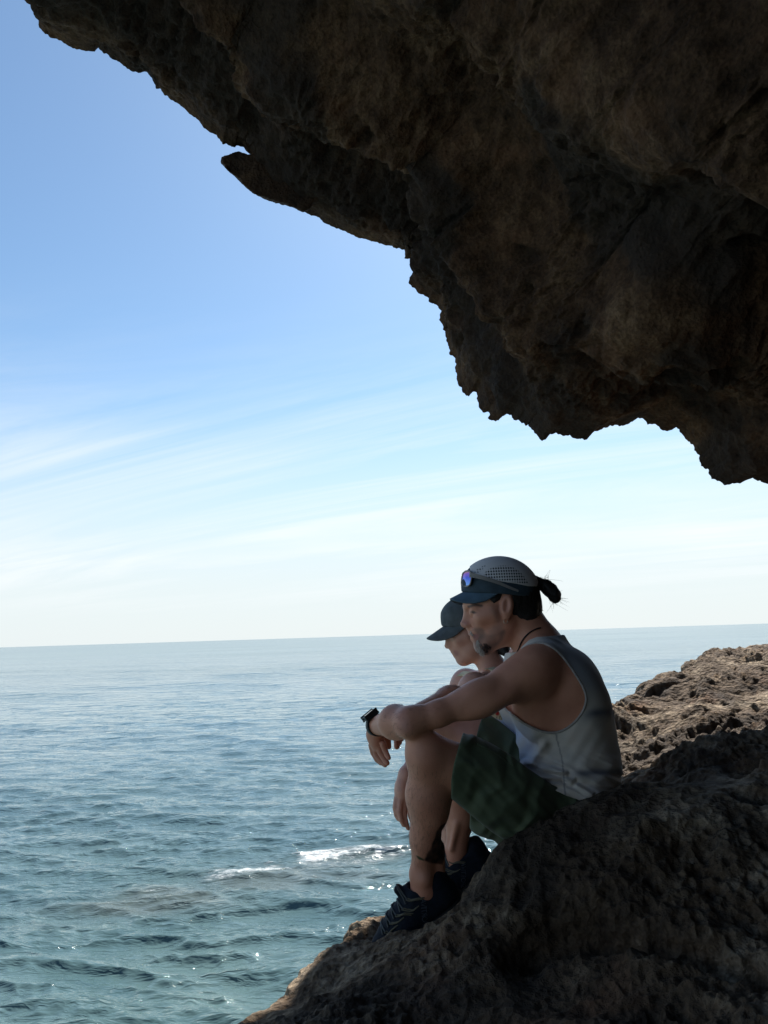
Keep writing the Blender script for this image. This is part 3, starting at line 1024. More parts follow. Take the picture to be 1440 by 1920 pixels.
def build_spur():
    """a tongue of rock sticking out of the roof's lip, with open air above it"""
    out = smooth_poly([(476, 291), (466, 293), (456, 290), (444, 286), (433, 292), (418, 295), (416, 303), (425, 315), (444, 330), (461, 347), (483, 365), (512, 375), (545, 384), (575, 398), (590, 370), (560, 330), (510, 300)], 1)
    F = Field(P(405, 410, 4.5) - np.array([0.15, 0.1, 0.15]), P(600, 275, 5.1) + np.array([0.15, 0.3, 0.15]), 0.0085)
    lo, hi, fn = prism(out, 4.56, 5.05, 4.75 / FPX)
    F.put((lo, hi, lambda x, y, z: fn(x, y, z)), 0.0)
    idx, pos = F.band(0.09)
    F.d[idx] += 0.018 * perlin(pos * np.array([9, 9, 9]), 4) * 0.5 + 0.010 * perlin(pos * 22, 5) * 0.7 - 0.004 + 0.006 * perlin(pos * 45, 6)
    V, Q = F.mesh()
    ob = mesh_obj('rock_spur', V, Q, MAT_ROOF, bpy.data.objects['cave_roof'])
    vattr(ob, 'crust_shade', 0.5 + 0.3 * perlin(V * 6, 7))
    return ob


build_spur()

# ------------------------------------------------------------------ people


class HeadFrame:
    """side-view outline coordinates of a head -> world"""

    def __init__(self, Y0, s=1.0, rot=0.0, src=(864, 1170), dst=(864, 1170), ks=1.0):
        self.Y0 = Y0; self.s = s; self.rot = rot; self.src = src; self.dst = dst; self.k = ks

    def px(self, u, v):
        a, b = (u - self.src[0]) * self.s, (v - self.src[1]) * self.s
        c, d = math.cos(self.rot), math.sin(self.rot)
        return self.dst[0] + c * a - d * b, self.dst[1] + d * a + c * b

    def __call__(self, u, v, dy=0.0):
        u, v = self.px(u, v)
        q = P(u, v, self.Y0 - abs(dy) * self.k)
        q[1] = self.Y0 + dy * self.k
        return q

    def poly(self, pts):
        return [self.px(*p) for p in pts]


def add_head(F, H, male=True):
    k = H.k
    t0 = H.rot
    E = lambda u, v, dy, rad, tilt=0.0: ell(H(u, v, dy), np.array(rad) * k, tilt - t0)
    C = lambda a, b, ra, rb: cone(H(*a), H(*b), ra * k, rb * k)
    F.put(E(951, 1116, 0, (0.089, 0.074, 0.091)), 0.02)
    F.put(E(912, 1122, 0, (0.060, 0.066, 0.055)), 0.03)
    F.put(E(919, 1158, 0, (0.060, 0.058, 0.080), 0.1), 0.03)
    F.put(E(936, 1186, 0, (0.048, 0.050, 0.034), 0.5), 0.03)
    for sg in (-1, 1):
        F.put(C((950, 1168, sg * 0.050), (912, 1212, sg * 0.016), 0.016, 0.017), 0.03)
        F.put(C((902, 1158, sg * 0.046), (925, 1152, sg * 0.060), 0.016, 0.014), 0.025)
    F.put(C((904, 1212, -0.008), (904, 1212, 0.008), 0.017, 0.017), 0.025)
    F.put(E(897, 1182, 0, (0.024, 0.030, 0.030)), 0.02)
    # brow, sockets, eyes
    for sg in (-1, 1):
        F.put(C((879, 1137, sg * 0.010), (890, 1135, sg * 0.044), 0.011, 0.010), 0.02)
        F.put(ball(H(880, 1149, sg * 0.031), 0.013 * k), 0.012, 's')
        F.put(ball(H(888, 1149, sg * 0.031), 0.0125 * k), 0.004)
        F.put(C((883, 1144, sg * 0.020), (886, 1146, sg * 0.044), 0.004, 0.004), 0.006)
    # nose
    F.put(C((878, 1146, 0), (871, 1169, 0), 0.0075, 0.0100), 0.012)
    F.put(C((882, 1156, 0), (882, 1172, 0), 0.014, 0.013), 0.015)
    F.put(ball(H(870, 1170, 0), 0.0090 * k), 0.006)
    for sg in (-1, 1):
        F.put(E(877, 1172, sg * 0.0125, (0.010, 0.007, 0.0075)), 0.006)
        F.put(ball(H(873, 1178, sg * 0.006), 0.0035 * k), 0.003, 's')
    # lips
    F.put(C((888, 1188, -0.016), (884, 1187, 0), 0.0065, 0.0070), 0.008)
    F.put(C((888, 1188, 0.016), (884, 1187, 0), 0.0065, 0.0070), 0.008)
    F.put(C((893, 1196, -0.014), (889, 1197, 0), 0.0065, 0.0075), 0.008)
    F.put(C((893, 1196, 0.014), (889, 1197, 0), 0.0065, 0.0075), 0.008)
    for sg in (-1, 1):
        F.put(C((884, 1192, 0), (899, 1191, sg * 0.024), 0.0022, 0.0022), 0.004, 's')
    # crease from nose to mouth, crow's feet
    for sg in (-1, 1):
        F.put(C((884, 1173, sg * 0.020), (899, 1187, sg * 0.031), 0.0016, 0.0016), 0.005, 's')
        F.put(C((899, 1146, sg * 0.0475), (910, 1143, sg * 0.055), 0.0010, 0.0010), 0.003, 's')
    # ears
    for sg in (-1, 1):
        F.put(E(951, 1137, sg * 0.077, (0.0180, 0.0125, 0.034), -0.15), 0.006)
        F.put(E(949, 1134, sg * 0.091, (0.0115, 0.0110, 0.0235), -0.15), 0.0025, 's')
        F.put(C((945, 1126, sg * 0.079), (944, 1146, sg * 0.077), 0.004, 0.004), 0.004)
        F.put(ball(H(949, 1158, sg * 0.074), 0.0075 * k), 0.006)


def add_finger(F, pts, r0, r1, k=0.0016):
    n = len(pts)
    for i in range(n - 1):
        a = r0 + (r1 - r0) * i / (n - 1); b = r0 + (r1 - r0) * (i + 1) / (n - 1)
        F.put(cone(pts[i], pts[i + 1], a, b), k)


CAP_DOME = (941, 1111, 0.106, 0.085, 0.0975)


def build_cap(H, parent, mats, brim_len, brim_dir, droop, rot_poly, lower, name='cap'):
    """crown + brim; lower = outline below which the crown is open"""
    k = H.k
    u, v, rx, ry, rz = CAP_DOME
    c = H(u, v)
    F = Field(c - np.array([0.13, 0.11, 0.12]) * k, c + np.array([0.13, 0.11, 0.13]) * k, 0.0026 * k)
    F.put(ell(c, np.array([rx, ry, rz]) * k, -H.rot), 0.0)
    F.put(ell(H(925, 1095), np.array([0.088, 0.076, 0.066]) * k, -H.rot), 0.03)
    # six-panel seams
    F.put(prism(H.poly(lower), c[1] - 0.2, c[1] + 0.2, c[1] / FPX), 0.003, 's')
    V, Q = F.mesh()
    crown = mesh_obj('crown', V, Q, mats[0], parent)
    uu, vv = to_px(V[:, 0], V[:, 1], V[:, 2])
    # brim
    n, m = 26, 40
    top = []
    fw = np.array([brim_dir[0], 0, brim_dir[1]]); fw = fw / np.linalg.norm(fw)
    for j in range(m + 1):
        w = -1 + 2 * j / m
        y = w * 0.083 * k
        ex = rx * k * math.sqrt(max(1 - (y / (ry * k)) ** 2, 0.02))
        root = c + np.array([-ex * math.cos(-H.rot), y, 0]) + (np.array(H(u, 1110)) - c)
        root[2] = H(u - ex / k / (2.2 / FPX) * 0.95, rot_poly)[2]
        ln = brim_len * k * math.sqrt(max(1 - abs(w) ** 2.6, 0.0)) + 0.002
        for i in range(n + 1):
            s = i / n - 0.18
            q = root + fw * ln * s
            q = q + np.array([0, 0, -droop * k * w * w * (0.15 + 0.85 * (i / n)) * (0.25 + 0.75 * math.sqrt(max(1 - abs(w) ** 4, 0)))])
            top.append(q)
    top = np.array(top).reshape(m + 1, n + 1, 3)
    bot = top + np.array([0.001, 0, -0.0042]) * k
    Vb = np.concatenate([top.reshape(-1, 3), bot.reshape(-1, 3)])
    f1 = grid_faces(m + 1, n + 1); o = (m + 1) * (n + 1)
    idx = np.arange(o).reshape(m + 1, n + 1)
    loop = np.concatenate([idx[0, :], idx[1:, -1], idx[-1, -2::-1], idx[-2:0:-1, 0]])
    nl = np.roll(loop, -1)
    Qb = np.concatenate([f1, f1[:, ::-1] + o, np.stack([loop, loop + o, nl + o, nl], -1)])
    mesh_obj('brim', Vb, Qb, mats[1], parent)
    return crown, V, uu, vv, F


def person_root(loc, label, group=None):
    e = bpy.data.objects.new('person', None)
    COL.objects.link(e)
    e.location = loc
    e.empty_display_size = 0.1
    tag(e, label, 'person', group)
    return e


def keep(ob, root):
    """parent without moving (geometry is in world coordinates)"""
    ob.parent = root
    ob.matrix_parent_inverse = Matrix.Translation(-Vector(root.location))
    return ob


def shoe(F_out, heel, toe, up, parent_mats, root, mid_w=0.046, name='shoe', length=0.285):
    """a low trail shoe: upper, sole, collar; heel/toe are sole points, up = away from the sole"""
    heel = np.array(heel); toe = np.array(toe)
    ax = toe - heel; ax /= np.linalg.norm(ax)
    up = np.array(up) - ax * (np.array(up) @ ax); up /= np.linalg.norm(up)
    sd = np.cross(up, ax)
    q = lambda a, h, s=0.0: heel + ax * a + up * h + sd * s
    lo = heel - 0.2; hi = heel + 0.2
    allp = np.array([q(-0.05, -0.03, -0.08), q(0.33, -0.03, -0.08), q(-0.05, 0.16, 0.08), q(0.33, 0.16, 0.08), q(-0.05, 0.16, -0.08), q(0.33, -0.03, 0.08)])
    lo = allp.min(0) - 0.03; hi = allp.max(0) + 0.03
    F = Field(lo, hi, 0.0036)
    F.put(cone(q(0.035, 0.050), q(0.055, 0.052), 0.038, 0.038), 0.02)
    F.put(cone(q(0.035, 0.035), q(0.15, 0.040), 0.037, 0.042), 0.03)
    F.put(cone(q(0.15, 0.040, -0.010), q(0.235, 0.026, -0.012), 0.036, 0.030), 0.03)
    F.put(cone(q(0.15, 0.040, 0.012), q(0.235, 0.026, 0.012), 0.038, 0.030), 0.03)
    F.put(cone(q(0.10, 0.075), q(0.20, 0.045), 0.032, 0.026), 0.03)
    F.put(cone(q(0.03, 0.085), q(0.085, 0.085), 0.036, 0.036), 0.02)       # collar
    F.put(cone(q(0.005, 0.105), q(0.012, 0.085), 0.010, 0.016), 0.015)     # heel tab
    F.put(cone(q(0.115, 0.125), q(0.105, 0.085), 0.012, 0.022), 0.012)     # tongue
    F.put(cone(q(0.060, 0.085), q(0.055, 0.17), 0.029, 0.040), 0.006, 's')  # foot opening
    # flat bottom
    def below(x, y, z):
        return (x - heel[0]) * up[0] + (y - heel[1]) * up[1] + (z - heel[2]) * up[2] - 0.014
    F.put((lo, hi, below), 0.0, 's')
    V, Q = F.mesh()
    up_ob = mesh_obj('upper', V, Q, parent_mats[0], root)
    Fs = Field(lo, hi, 0.0036)
    Fs.put(cone(q(0.035, 0.014), q(0.15, 0.014), 0.042, 0.046), 0.02)
    Fs.put(cone(q(0.15, 0.014), q(0.240, 0.014), 0.047, 0.040), 0.02)
    def slab(x, y, z):
        hgt = (x - heel[0]) * up[0] + (y - heel[1]) * up[1] + (z - heel[2]) * up[2]
        a = (x - heel[0]) * ax[0] + (y - heel[1]) * ax[1] + (z - heel[2]) * ax[2]
        lug = 0.004 * (np.sin(a * 330) > 0)
        return np.maximum(hgt - 0.022, -hgt + lug)
    Fs.put((lo, hi, slab), 0.0, 'i')
    V, Q = Fs.mesh()
    mesh_obj('sole', V, Q, parent_mats[1], root)
    return F, q, (ax, up, sd)


def px_len(r, Y):
    return r * Y / FPX


MAT_HAIR = simple_mat('dark_hair', (0.014, 0.011, 0.010), 0.55, 0.4, 0.3, 200, 0.6, 320)


def man_torso(F, Y):
    # torso
    F.put(ell(P(1036, 1506, Y), (0.125, 0.165, 0.110)), 0.05)
    F.put(ell(P(1064, 1432, Y), (0.112, 0.145, 0.13)), 0.05)
    F.put(ell(P(1056, 1345, Y), (0.124, 0.160, 0.155), 0.18), 0.06)
    F.put(ell(P(1046, 1278, Y), (0.092, 0.178, 0.105), 0.55), 0.05)
    F.put(cone(P(1012, 1222, Y), P(972, 1165, Y), 0.064, 0.056), 0.03)
    F.put(cone(P(1028, 1228, Y), P(984, 1155, Y), 0.042, 0.044), 0.03)
    for sg in (-1, 1):
        s1 = P(1018, 1243, Y - 0.13); s1[1] = Y + sg * 0.13
        F.put(cone(P(1014, 1212, Y), s1, 0.046, 0.054), 0.035)
        # shoulder blade and latissimus
        s2 = P(1085, 1285, Y - 0.10); s2[1] = Y + sg * 0.10
        F.put(ell(s2, (0.030, 0.055, 0.085), 0.5), 0.05)
        s3 = P(1000, 1325, Y - 0.12); s3[1] = Y + sg * 0.125
        F.put(ell(s3, (0.055, 0.035, 0.085), 0.15), 0.04)
    # collar bone side, pectoral
    F.put(ell(P(985, 1285, Y - 0.07), (0.05, 0.09, 0.07), 0.4), 0.04)


def man_legs(F, upper_only=False):
    # near leg
    F.put(cone(P(1045, 1510, 2.12), P(925, 1469, 2.07), 0.084, 0.068), 0.03)
    F.put(cone(P(925, 1469, 2.07), P(806, 1417, 2.025), 0.070, 0.054), 0.03)
    if upper_only:
        F.put(cone(P(1015, 1475, 2.32), P(905, 1400, 2.38), 0.090, 0.074), 0.04)
        F.put(cone(P(905, 1400, 2.38), P(838, 1360, 2.42), 0.072, 0.054), 0.04)
        return
    F.put(ell(P(797, 1410, 2.012), (0.044, 0.046, 0.048), 0.3), 0.025)
    F.put(cone(P(803, 1420, 2.025), P(800, 1490, 2.055), 0.046, 0.0480), 0.03)
    F.put(ell(P(810, 1492, 2.06), (0.046, 0.050, 0.085), 0.05), 0.025)
    F.put(cone(P(800, 1490, 2.055), P(797, 1570, 2.095), 0.048, 0.0340), 0.03)
    F.put(cone(P(797, 1570, 2.095), P(791, 1640, 2.125), 0.0340, 0.0280), 0.03)
    F.put(cone(P(791, 1640, 2.125), P(797, 1662, 2.13), 0.030, 0.036), 0.02)
    F.put(ball(P(797, 1650, 2.098), 0.014), 0.02)
    F.put(cone(P(822, 1590, 2.115), P(826, 1660, 2.14), 0.016, 0.014), 0.025)
    F.put(cone(P(800, 1670, 2.135), P(770, 1712, 2.15), 0.034, 0.026), 0.02)
    # far leg
    F.put(cone(P(1015, 1475, 2.32), P(905, 1400, 2.38), 0.090, 0.074), 0.04)
    F.put(cone(P(905, 1400, 2.38), P(838, 1360, 2.42), 0.072, 0.054), 0.04)
    F.put(cone(P(838, 1360, 2.42), P(856, 1450, 2.45), 0.052, 0.053), 0.03)
    F.put(cone(P(856, 1450, 2.45), P(862, 1530, 2.475), 0.053, 0.042), 0.03)
    F.put(cone(P(862, 1530, 2.475), P(856, 1596, 2.495), 0.041, 0.031), 0.03)
    F.put(cone(P(856, 1596, 2.495), P(848, 1640, 2.50), 0.031, 0.030), 0.02)
    # shin tendon
    F.put(cone(P(856, 1545, 2.43), P(846, 1592, 2.46), 0.006, 0.006), 0.015)


def build_man():
    Y = 2.2
    root = person_root(P(1040, 1590, Y), 'person in grey tie dyed tank top, green shorts and mesh cap, ponytail and goatee')
    skin = skin_mat('tanned_skin', (0.64, 0.30, 0.195), (('flush', (0.48, 0.22, 0.17)), ('stubble', (0.10, 0.075, 0.07)), ('ink', (0.006, 0.007, 0.009)), ('leaf', (0.05, 0.07, 0.03)), ('lip', (0.36, 0.15, 0.13)), ('brow', (0.03, 0.022, 0.02)), ('eye', (0.03, 0.03, 0.03))))
    F = Field((-0.13, 1.86, -1.02), (0.74, 2.72, 0.24), 0.0034)
    man_torso(F, Y)
    # near arm
    sh = P(1000, 1260, 2.045)
    F.put(ball(sh, 0.058), 0.04)
    F.put(ell(P(972, 1270, 2.02), (0.075, 0.044, 0.046), 0.45), 0.03)
    F.put(cone(sh, P(898, 1310, 2.005), 0.050, 0.0390), 0.03)
    F.put(cone(P(898, 1309, 2.005), P(822, 1338, 1.99), 0.0390, 0.0305), 0.025)
    F.put(cone(P(822, 1338, 1.99), P(772, 1353, 1.988), 0.0305, 0.0315), 0.02)
    F.put(ell(P(918, 1318, 1.985), (0.070, 0.028, 0.022), 0.4), 0.03)
    F.put(ell(P(890, 1298, 1.99), (0.055, 0.026, 0.019), 0.4), 0.03)
    F.put(ball(P(762, 1368, 1.972), 0.014), 0.03)
    F.put(cone(P(770, 1353, 1.992), P(742, 1354, 2.05), 0.0315, 0.0400), 0.035)
    F.put(cone(P(742, 1354, 2.05), P(708, 1360, 2.20), 0.0405, 0.0250), 0.025)
    # near hand, hanging from the wrist
    wr = P(706, 1362, 2.205)
    F.put(cone(wr, P(704, 1376, 2.225), 0.026, 0.026), 0.015)
    F.put(ell(P(705, 1386, 2.232), (0.022, 0.032, 0.034), 0.15), 0.012)
    add_finger(F, [P(697, 1397, 2.250), P(700, 1411, 2.262), P(707, 1424, 2.262), P(715, 1431, 2.258)], 0.0100, 0.0072)
    add_finger(F, [P(702, 1399, 2.232), P(706, 1414, 2.240), P(714, 1427, 2.238), P(722, 1434, 2.232)], 0.0104, 0.0075)
    add_finger(F, [P(710, 1398, 2.214), P(714, 1412, 2.218), P(721, 1424, 2.214), P(726, 1431, 2.208)], 0.0102, 0.0074)
    add_finger(F, [P(718, 1395, 2.198), P(722, 1407, 2.200), P(726, 1416, 2.196), P(729, 1421, 2.192)], 0.0090, 0.0066)
    add_finger(F, [P(716, 1376, 2.255), P(727, 1388, 2.268), P(729, 1400, 2.268)], 0.0110, 0.0080)
    # far arm
    shr = P(985, 1264, 2.385)
    F.put(ball(shr, 0.052), 0.04)
    F.put(cone(shr, P(893, 1312, 2.57), 0.046, 0.038), 0.03)
    F.put(cone(P(893, 1312, 2.57), P(845, 1315, 2.51), 0.040, 0.044), 0.03)
    F.put(cone(P(845, 1315, 2.51), P(772, 1343, 2.37), 0.044, 0.027), 0.03)
    F.put(ell(P(756, 1358, 2.34), (0.034, 0.030, 0.024), -0.6), 0.015)
    add_finger(F, [P(748, 1368, 2.325), P(744, 1386, 2.315), P(744, 1400, 2.31)], 0.0105, 0.0085)
    add_finger(F, [P(751, 1368, 2.345), P(747, 1384, 2.34), P(746, 1396, 2.335)], 0.0102, 0.0082)
    add_finger(F, [P(754, 1368, 2.365), P(750, 1382, 2.36), P(749, 1392, 2.355)], 0.0100, 0.0080)
    add_finger(F, [P(757, 1366, 2.385), P(753, 1378, 2.38), P(753, 1386, 2.375)], 0.0090, 0.0075)
    add_finger(F, [P(758, 1352, 2.32), P(750, 1362, 2.30), P(748, 1372, 2.295)], 0.0110, 0.0085)
    man_legs(F)
    # head
    H = HeadFrame(Y)
    add_head(F, H)
    V, Q = F.mesh()
    body = keep(mesh_obj('body', V, Q, skin), root)
    u, v = to_px(V[:, 0], V[:, 1], V[:, 2])
    # pigments of the skin
    zone = lambda poly, soft, y0=0, y1=9: sstep(soft, -soft, poly_sd(u, v, poly)) * ((V[:, 1] > y0) & (V[:, 1] < y1))
    nz = perlin(V * 60, 5)
    head = (v < 1240) & (u < 1020)
    stub = np.maximum(zone(smooth_poly([(884, 1178), (905, 1176), (912, 1192), (935, 1186), (946, 1178), (948, 1190), (930, 1216), (915, 1232), (890, 1232), (888, 1200), (896, 1196), (894, 1186)], 2), 4.0), 0) * 0.72
    stub = np.maximum(stub, 0.42 * zone(smooth_poly([(916, 1136), (936, 1130), (944, 1160), (946, 1182), (930, 1204), (912, 1196), (922, 1180), (930, 1162)], 2), 7.0))
    stub = stub * head * (0.85 + 0.4 * nz)
    vattr(body, 'stubble', np.clip(stub, 0, 1))
    vattr(body, 'flush', np.clip(0.7 * np.exp(-((u - 760) ** 2 + (v - 1364) ** 2) / 14 ** 2) + 0.5 * np.exp(-((u - 868) ** 2 + (v - 1168) ** 2) / 9 ** 2) + 0.4 * np.exp(-((u - 950) ** 2 + (v - 1130) ** 2) / 14 ** 2) + 0.35 * np.exp(-((u - 700) ** 2 + (v - 1420) ** 2) / 24 ** 2), 0, 1))
    vattr(body, 'lip', zone([(885, 1191), (890, 1188.5), (899, 1190), (896, 1198), (889, 1199)], 1.5) * head)
    vattr(body, 'brow', zone([(876, 1136), (890, 1131), (906, 1134), (904, 1138), (888, 1137), (879, 1140)], 1.6) * head * 0.85)
    vattr(body, 'eye', zone([(881, 1147), (887, 1145), (894, 1149), (888, 1150.5)], 1.2) * head * 0.9)
    ink = zone([(826, 1548), (818, 1560), (816, 1570), (811, 1580), (808, 1592), (801, 1600), (799, 1606), (795, 1613), (806, 1618), (830, 1621), (840, 1590), (842, 1540)], 1.5, 1.9, 2.28) * (0.9 + 0.2 * nz)
    vattr(body, 'ink', ink)
    vattr(body, 'leaf', zone([(780, 1604), (786, 1606), (796, 1612), (794, 1614), (784, 1611)], 0.8, 1.9, 2.28))
    # ---- fine hair on forearms and shins
    nrm_ = np.zeros(len(V) * 3, np.float32); body.data.vertices.foreach_get('normal', nrm_); nrm_ = nrm_.reshape(-1, 3)
    rgh = np.random.default_rng(21)
    hairs = []
    mh = simple_mat('body_hair', (0.22, 0.13, 0.085), 0.5, 0.4)
    for (poly, n_, dirn, ln_) in (([(735, 1322), (785, 1312), (830, 1330), (815, 1366), (750, 1386), (725, 1376), (715, 1350)], 420, (-0.5, 0.2, -0.6), 0.011),
                                  ([(765, 1430), (835, 1440), (845, 1510), (828, 1600), (800, 1630), (770, 1620), (762, 1500)], 700, (-0.1, 0.0, -1.0), 0.012),
                                  ([(780, 1286), (872, 1284), (860, 1296), (800, 1306)], 160, (-0.8, 0.0, -0.3), 0.011)):
        sel = np.nonzero((poly_sd(u, v, poly) < 0) & (V[:, 1] < 2.6) & (nrm_[:, 1] < 0.5))[0]
        for i in rgh.choice(sel, n_):
            dd = np.array(dirn) + 0.35 * rgh.normal(size=3)
            nn_ = nrm_[i]
            dd = dd - nn_ * (dd @ nn_); dd = dd / (np.linalg.norm(dd) + 1e-6)
            l_ = ln_ * rgh.uniform(0.5, 1.1)
            p_ = V[i]
            hairs.append(([p_ - nn_ * 0.0004, p_ + dd * l_ * 0.5 + nn_ * 0.0022, p_ + dd * l_ + nn_ * 0.0030], [0.00022, 0.00018, 0.00008]))
    bh = keep(tube_obj('body_hair', hairs, mh, sides=3), root)
    bh['kind'] = 'stuff'
    # ---- hair: nape, sideburn, bun
    Fh = Field(P(890, 1185, Y) - np.array([0.01, 0.13, 0.02]), P(1075, 1060, Y) + np.array([0.02, 0.13, 0.02]), 0.0030)
    Fh.put(ell(H(951, 1116), (0.094, 0.079, 0.096)), 0.0)
    Fh.put(ell(H(986, 1150), (0.040, 0.058, 0.052), -0.1), 0.03)
    Fh.put(ell(H(922, 1124), (0.036, 0.0755, 0.032)), 0.01)
    nape = smooth_poly([(952, 1104), (962, 1116), (960, 1150), (966, 1163), (985, 1171), (1012, 1177), (1022, 1140), (1012, 1110), (1010, 1095), (980, 1092)], 2)
    side = [(912, 1100), (914, 1130), (919, 1134), (937, 1126), (943, 1112), (960, 1112), (960, 1098)]
    a1 = prism(nape, Y - 0.2, Y + 0.2, 0.0015); a2 = prism(side, Y - 0.2, Y + 0.2, 0.0015)
    Fh.put((Fh.lo, Fh.lo + Fh.h * Fh.n, lambda x, y, z: np.minimum(a1[2](x, y, z), a2[2](x, y, z))), 0, 'i')
    idx, pos = Fh.band(0.02)
    Fh.d[idx] += 0.0022 * perlin(pos * np.array([60, 60, 25]), 3) + 0.0016 * perlin(pos * np.array([170, 170, 60]), 4)
    V2, Q2 = Fh.mesh()
    hair = keep(mesh_obj('hair', V2, Q2, MAT_HAIR), root)
    Fb = Field(P(990, 1145, Y) - np.array([0.02, 0.06, 0.02]), P(1065, 1065, Y) + np.array([0.02, 0.06, 0.02]), 0.0026)
    Fb.put(cone(P(1000, 1092, Y), P(1020, 1096, Y), 0.022, 0.016), 0.01)
    Fb.put(ell(P(1032, 1107, Y), (0.021, 0.025, 0.032), 0.75), 0.010)
    Fb.put(ell(P(1039, 1117, Y - 0.005), (0.017, 0.020, 0.023), 0.5), 0.008)
    idx, pos = Fb.band(0.02)
    Fb.d[idx] += 0.0030 * perlin(pos * np.array([70, 70, 70]), 13) + 0.0016 * perlin(pos * 160, 14)
    V3, Q3 = Fb.mesh()
    bun = keep(mesh_obj('hair_bun', V3, Q3, MAT_HAIR), root)
    rng = random.Random(5)
    cur = []
    for i in range(46):
        if i < 30:   # wisps below the bun
            a = P(1036 + rng.uniform(-8, 12), 1118 + rng.uniform(-6, 8), Y + rng.uniform(-0.02, 0.015))
            ang = rng.uniform(-0.3, 1.9)
            ln = rng.uniform(0.012, 0.038)
            dv = np.array([math.cos(ang), rng.uniform(-0.3, 0.3), -math.sin(ang)])
        else:
            a = P(1012 + rng.uniform(-4, 14), 1086 + rng.uniform(-3, 6), Y + rng.uniform(-0.02, 0.01))
            ang = rng.uniform(-1.5, 0.1)
            ln = rng.uniform(0.010, 0.034)
            dv = np.array([math.cos(ang), rng.uniform(-0.3, 0.3), -math.sin(ang)])
        bend = np.array([rng.uniform(-1, 1), 0, rng.uniform(-1, 0.3)])
        pts = [a + dv * ln * t + bend * 0.022 * t * t for t in np.linspace(0, 1, 6)]
        cur.append((pts, list(np.linspace(0.00042, 0.00018, 6))))
    for i in range(14):  # loose ends at the nape
        a = P(1008 + rng.uniform(-2, 5), 1135 + rng.uniform(-6, 38), Y + rng.uniform(-0.03, 0.03))
        pts = [a + np.array([0.010 * t, 0, -0.016 * t - 0.004 * t * t]) * rng.uniform(0.5, 1.2) for t in np.linspace(0, 1, 5)]
        cur.append((pts, 0.0006))
    keep(tube_obj('loose_hair', cur, MAT_HAIR, sides=4), root)['kind'] = 'stuff'
    # ---- beard and moustache
    mb, tb, bb = new_mat('grizzled_beard')
    rgb = node(tb, 'ShaderNodeRGB'); rgb.outputs[0].default_value = (0.045, 0.034, 0.030, 1)
    attr_mix(tb, bb, rgb.outputs[0], 'grey', (0.78, 0.70, 0.62))
    bb.inputs['Roughness'].default_value = 0.75
    cur = []; gr = []
    rg = np.random.default_rng(3)

    def tuft(poly, n, direction, length, greyf, maxdy):
        poly = np.array(poly, float)
        lo, hi = poly.min(0), poly.max(0)
        k = 0
        while k < n:
            a = lo + (hi - lo) * rg.random(2)
            if poly_sd(np.array([a[0]]), np.array([a[1]]), poly)[0] > 0:
                continue
            k += 1
            p0 = F.hit(a[0], a[1], 2.05, Y + maxdy)
            if p0 is None:
                p0 = P(a[0], a[1], Y + rg.uniform(-0.012, 0.012))
            d = np.array(direction) + rg.normal(size=3) * 0.35
            d[1] -= 0.25
            d = d / np.linalg.norm(d) * length * rg.uniform(0.6, 1.2)
            sag = np.array([rg.normal() * 0.2, 0, -0.3]) * length
            pts = [p0 + d * t + sag * t * t for t in (0, 0.35, 0.7, 1.0)]
            cur.append((pts, [0.0006, 0.0005, 0.0004, 0.0002]))
            gr.extend([float(np.clip(greyf(a[0], a[1]) + rg.normal() * 0.15, 0, 1))] * 16)
    tuft([(894, 1201), (897, 1199), (900, 1214), (908, 1221), (904, 1226), (897, 1216)], 320, (-0.12, -0.05, -1.0), 0.009, lambda x, y: 0.95, 0.02)
    tuft([(898, 1206), (912, 1206), (922, 1212), (914, 1222), (904, 1222)], 150, (0.0, -0.05, -1.0), 0.007, lambda x, y: 0.55 - (x - 898) / 16.0, 0.02)
    tuft([(879, 1182), (883, 1182), (887, 1189), (884, 1190)], 50, (-0.05, -0.1, -0.95), 0.006, lambda x, y: 0.9, 0.02)
    bo = keep(tube_obj('goatee', cur, mb, sides=4), root)
    vattr(bo, 'grey', gr)
    bo['kind'] = 'stuff'
    # ---- tank top
    ms, ts, bs = new_mat('tie_dye_cotton')
    geo = node(ts, 'ShaderNodeNewGeometry')
    nn = node(ts, 'ShaderNodeTexNoise', i_Scale=9.0, i_Detail=5.0, i_Roughness=0.6)
    ts.links.new(geo.outputs['Position'], nn.inputs['Vector'])
    rr = ramp(ts, [(0.30, (0.52, 0.48, 0.44)), (0.52, (0.70, 0.63, 0.55)), (0.72, (0.74, 0.62, 0.53))])
    ts.links.new(nn.outputs[0], rr.inputs[0])
    o = attr_mix(ts, bs, rr.outputs[0], 'band', (0.085, 0.10, 0.15))
    o = attr_mix(ts, bs, o, 'blue', (0.42, 0.50, 0.72))
    o = attr_mix(ts, bs, o, 'slate', (0.17, 0.185, 0.21))
    o = attr_mix(ts, bs, o, 'seam', (0.20, 0.19, 0.19))
    o = attr_mix(ts, bs, o, 'trim', (0.50, 0.46, 0.42))
    bs.inputs['Roughness'].default_value = 0.9
    bs.inputs['Specular IOR Level'].default_value = 0.15
    bs.inputs['Sheen Weight'].default_value = 0.25
    n2 = node(ts, 'ShaderNodeTexNoise', i_Scale=420.0, i_Detail=2.0)
    ts.links.new(geo.outputs['Position'], n2.inputs['Vector'])
    bp = node(ts, 'ShaderNodeBump', i_Strength=0.3, i_Distance=0.001)
    ts.links.new(n2.outputs[0], bp.inputs['Height']); ts.links.new(bp.outputs[0], bs.inputs['Normal'])
    o_ = 0.011
    Fs = Field(P(950, 1520, Y) - np.array([0.03, 0.26, 0.02]), P(1170, 1180, Y) + np.array([0.05, 0.26, 0.02]), 0.0036)
    man_torso(Fs, Y)
    man_legs(Fs, True)
    Fs.d -= 0.0085
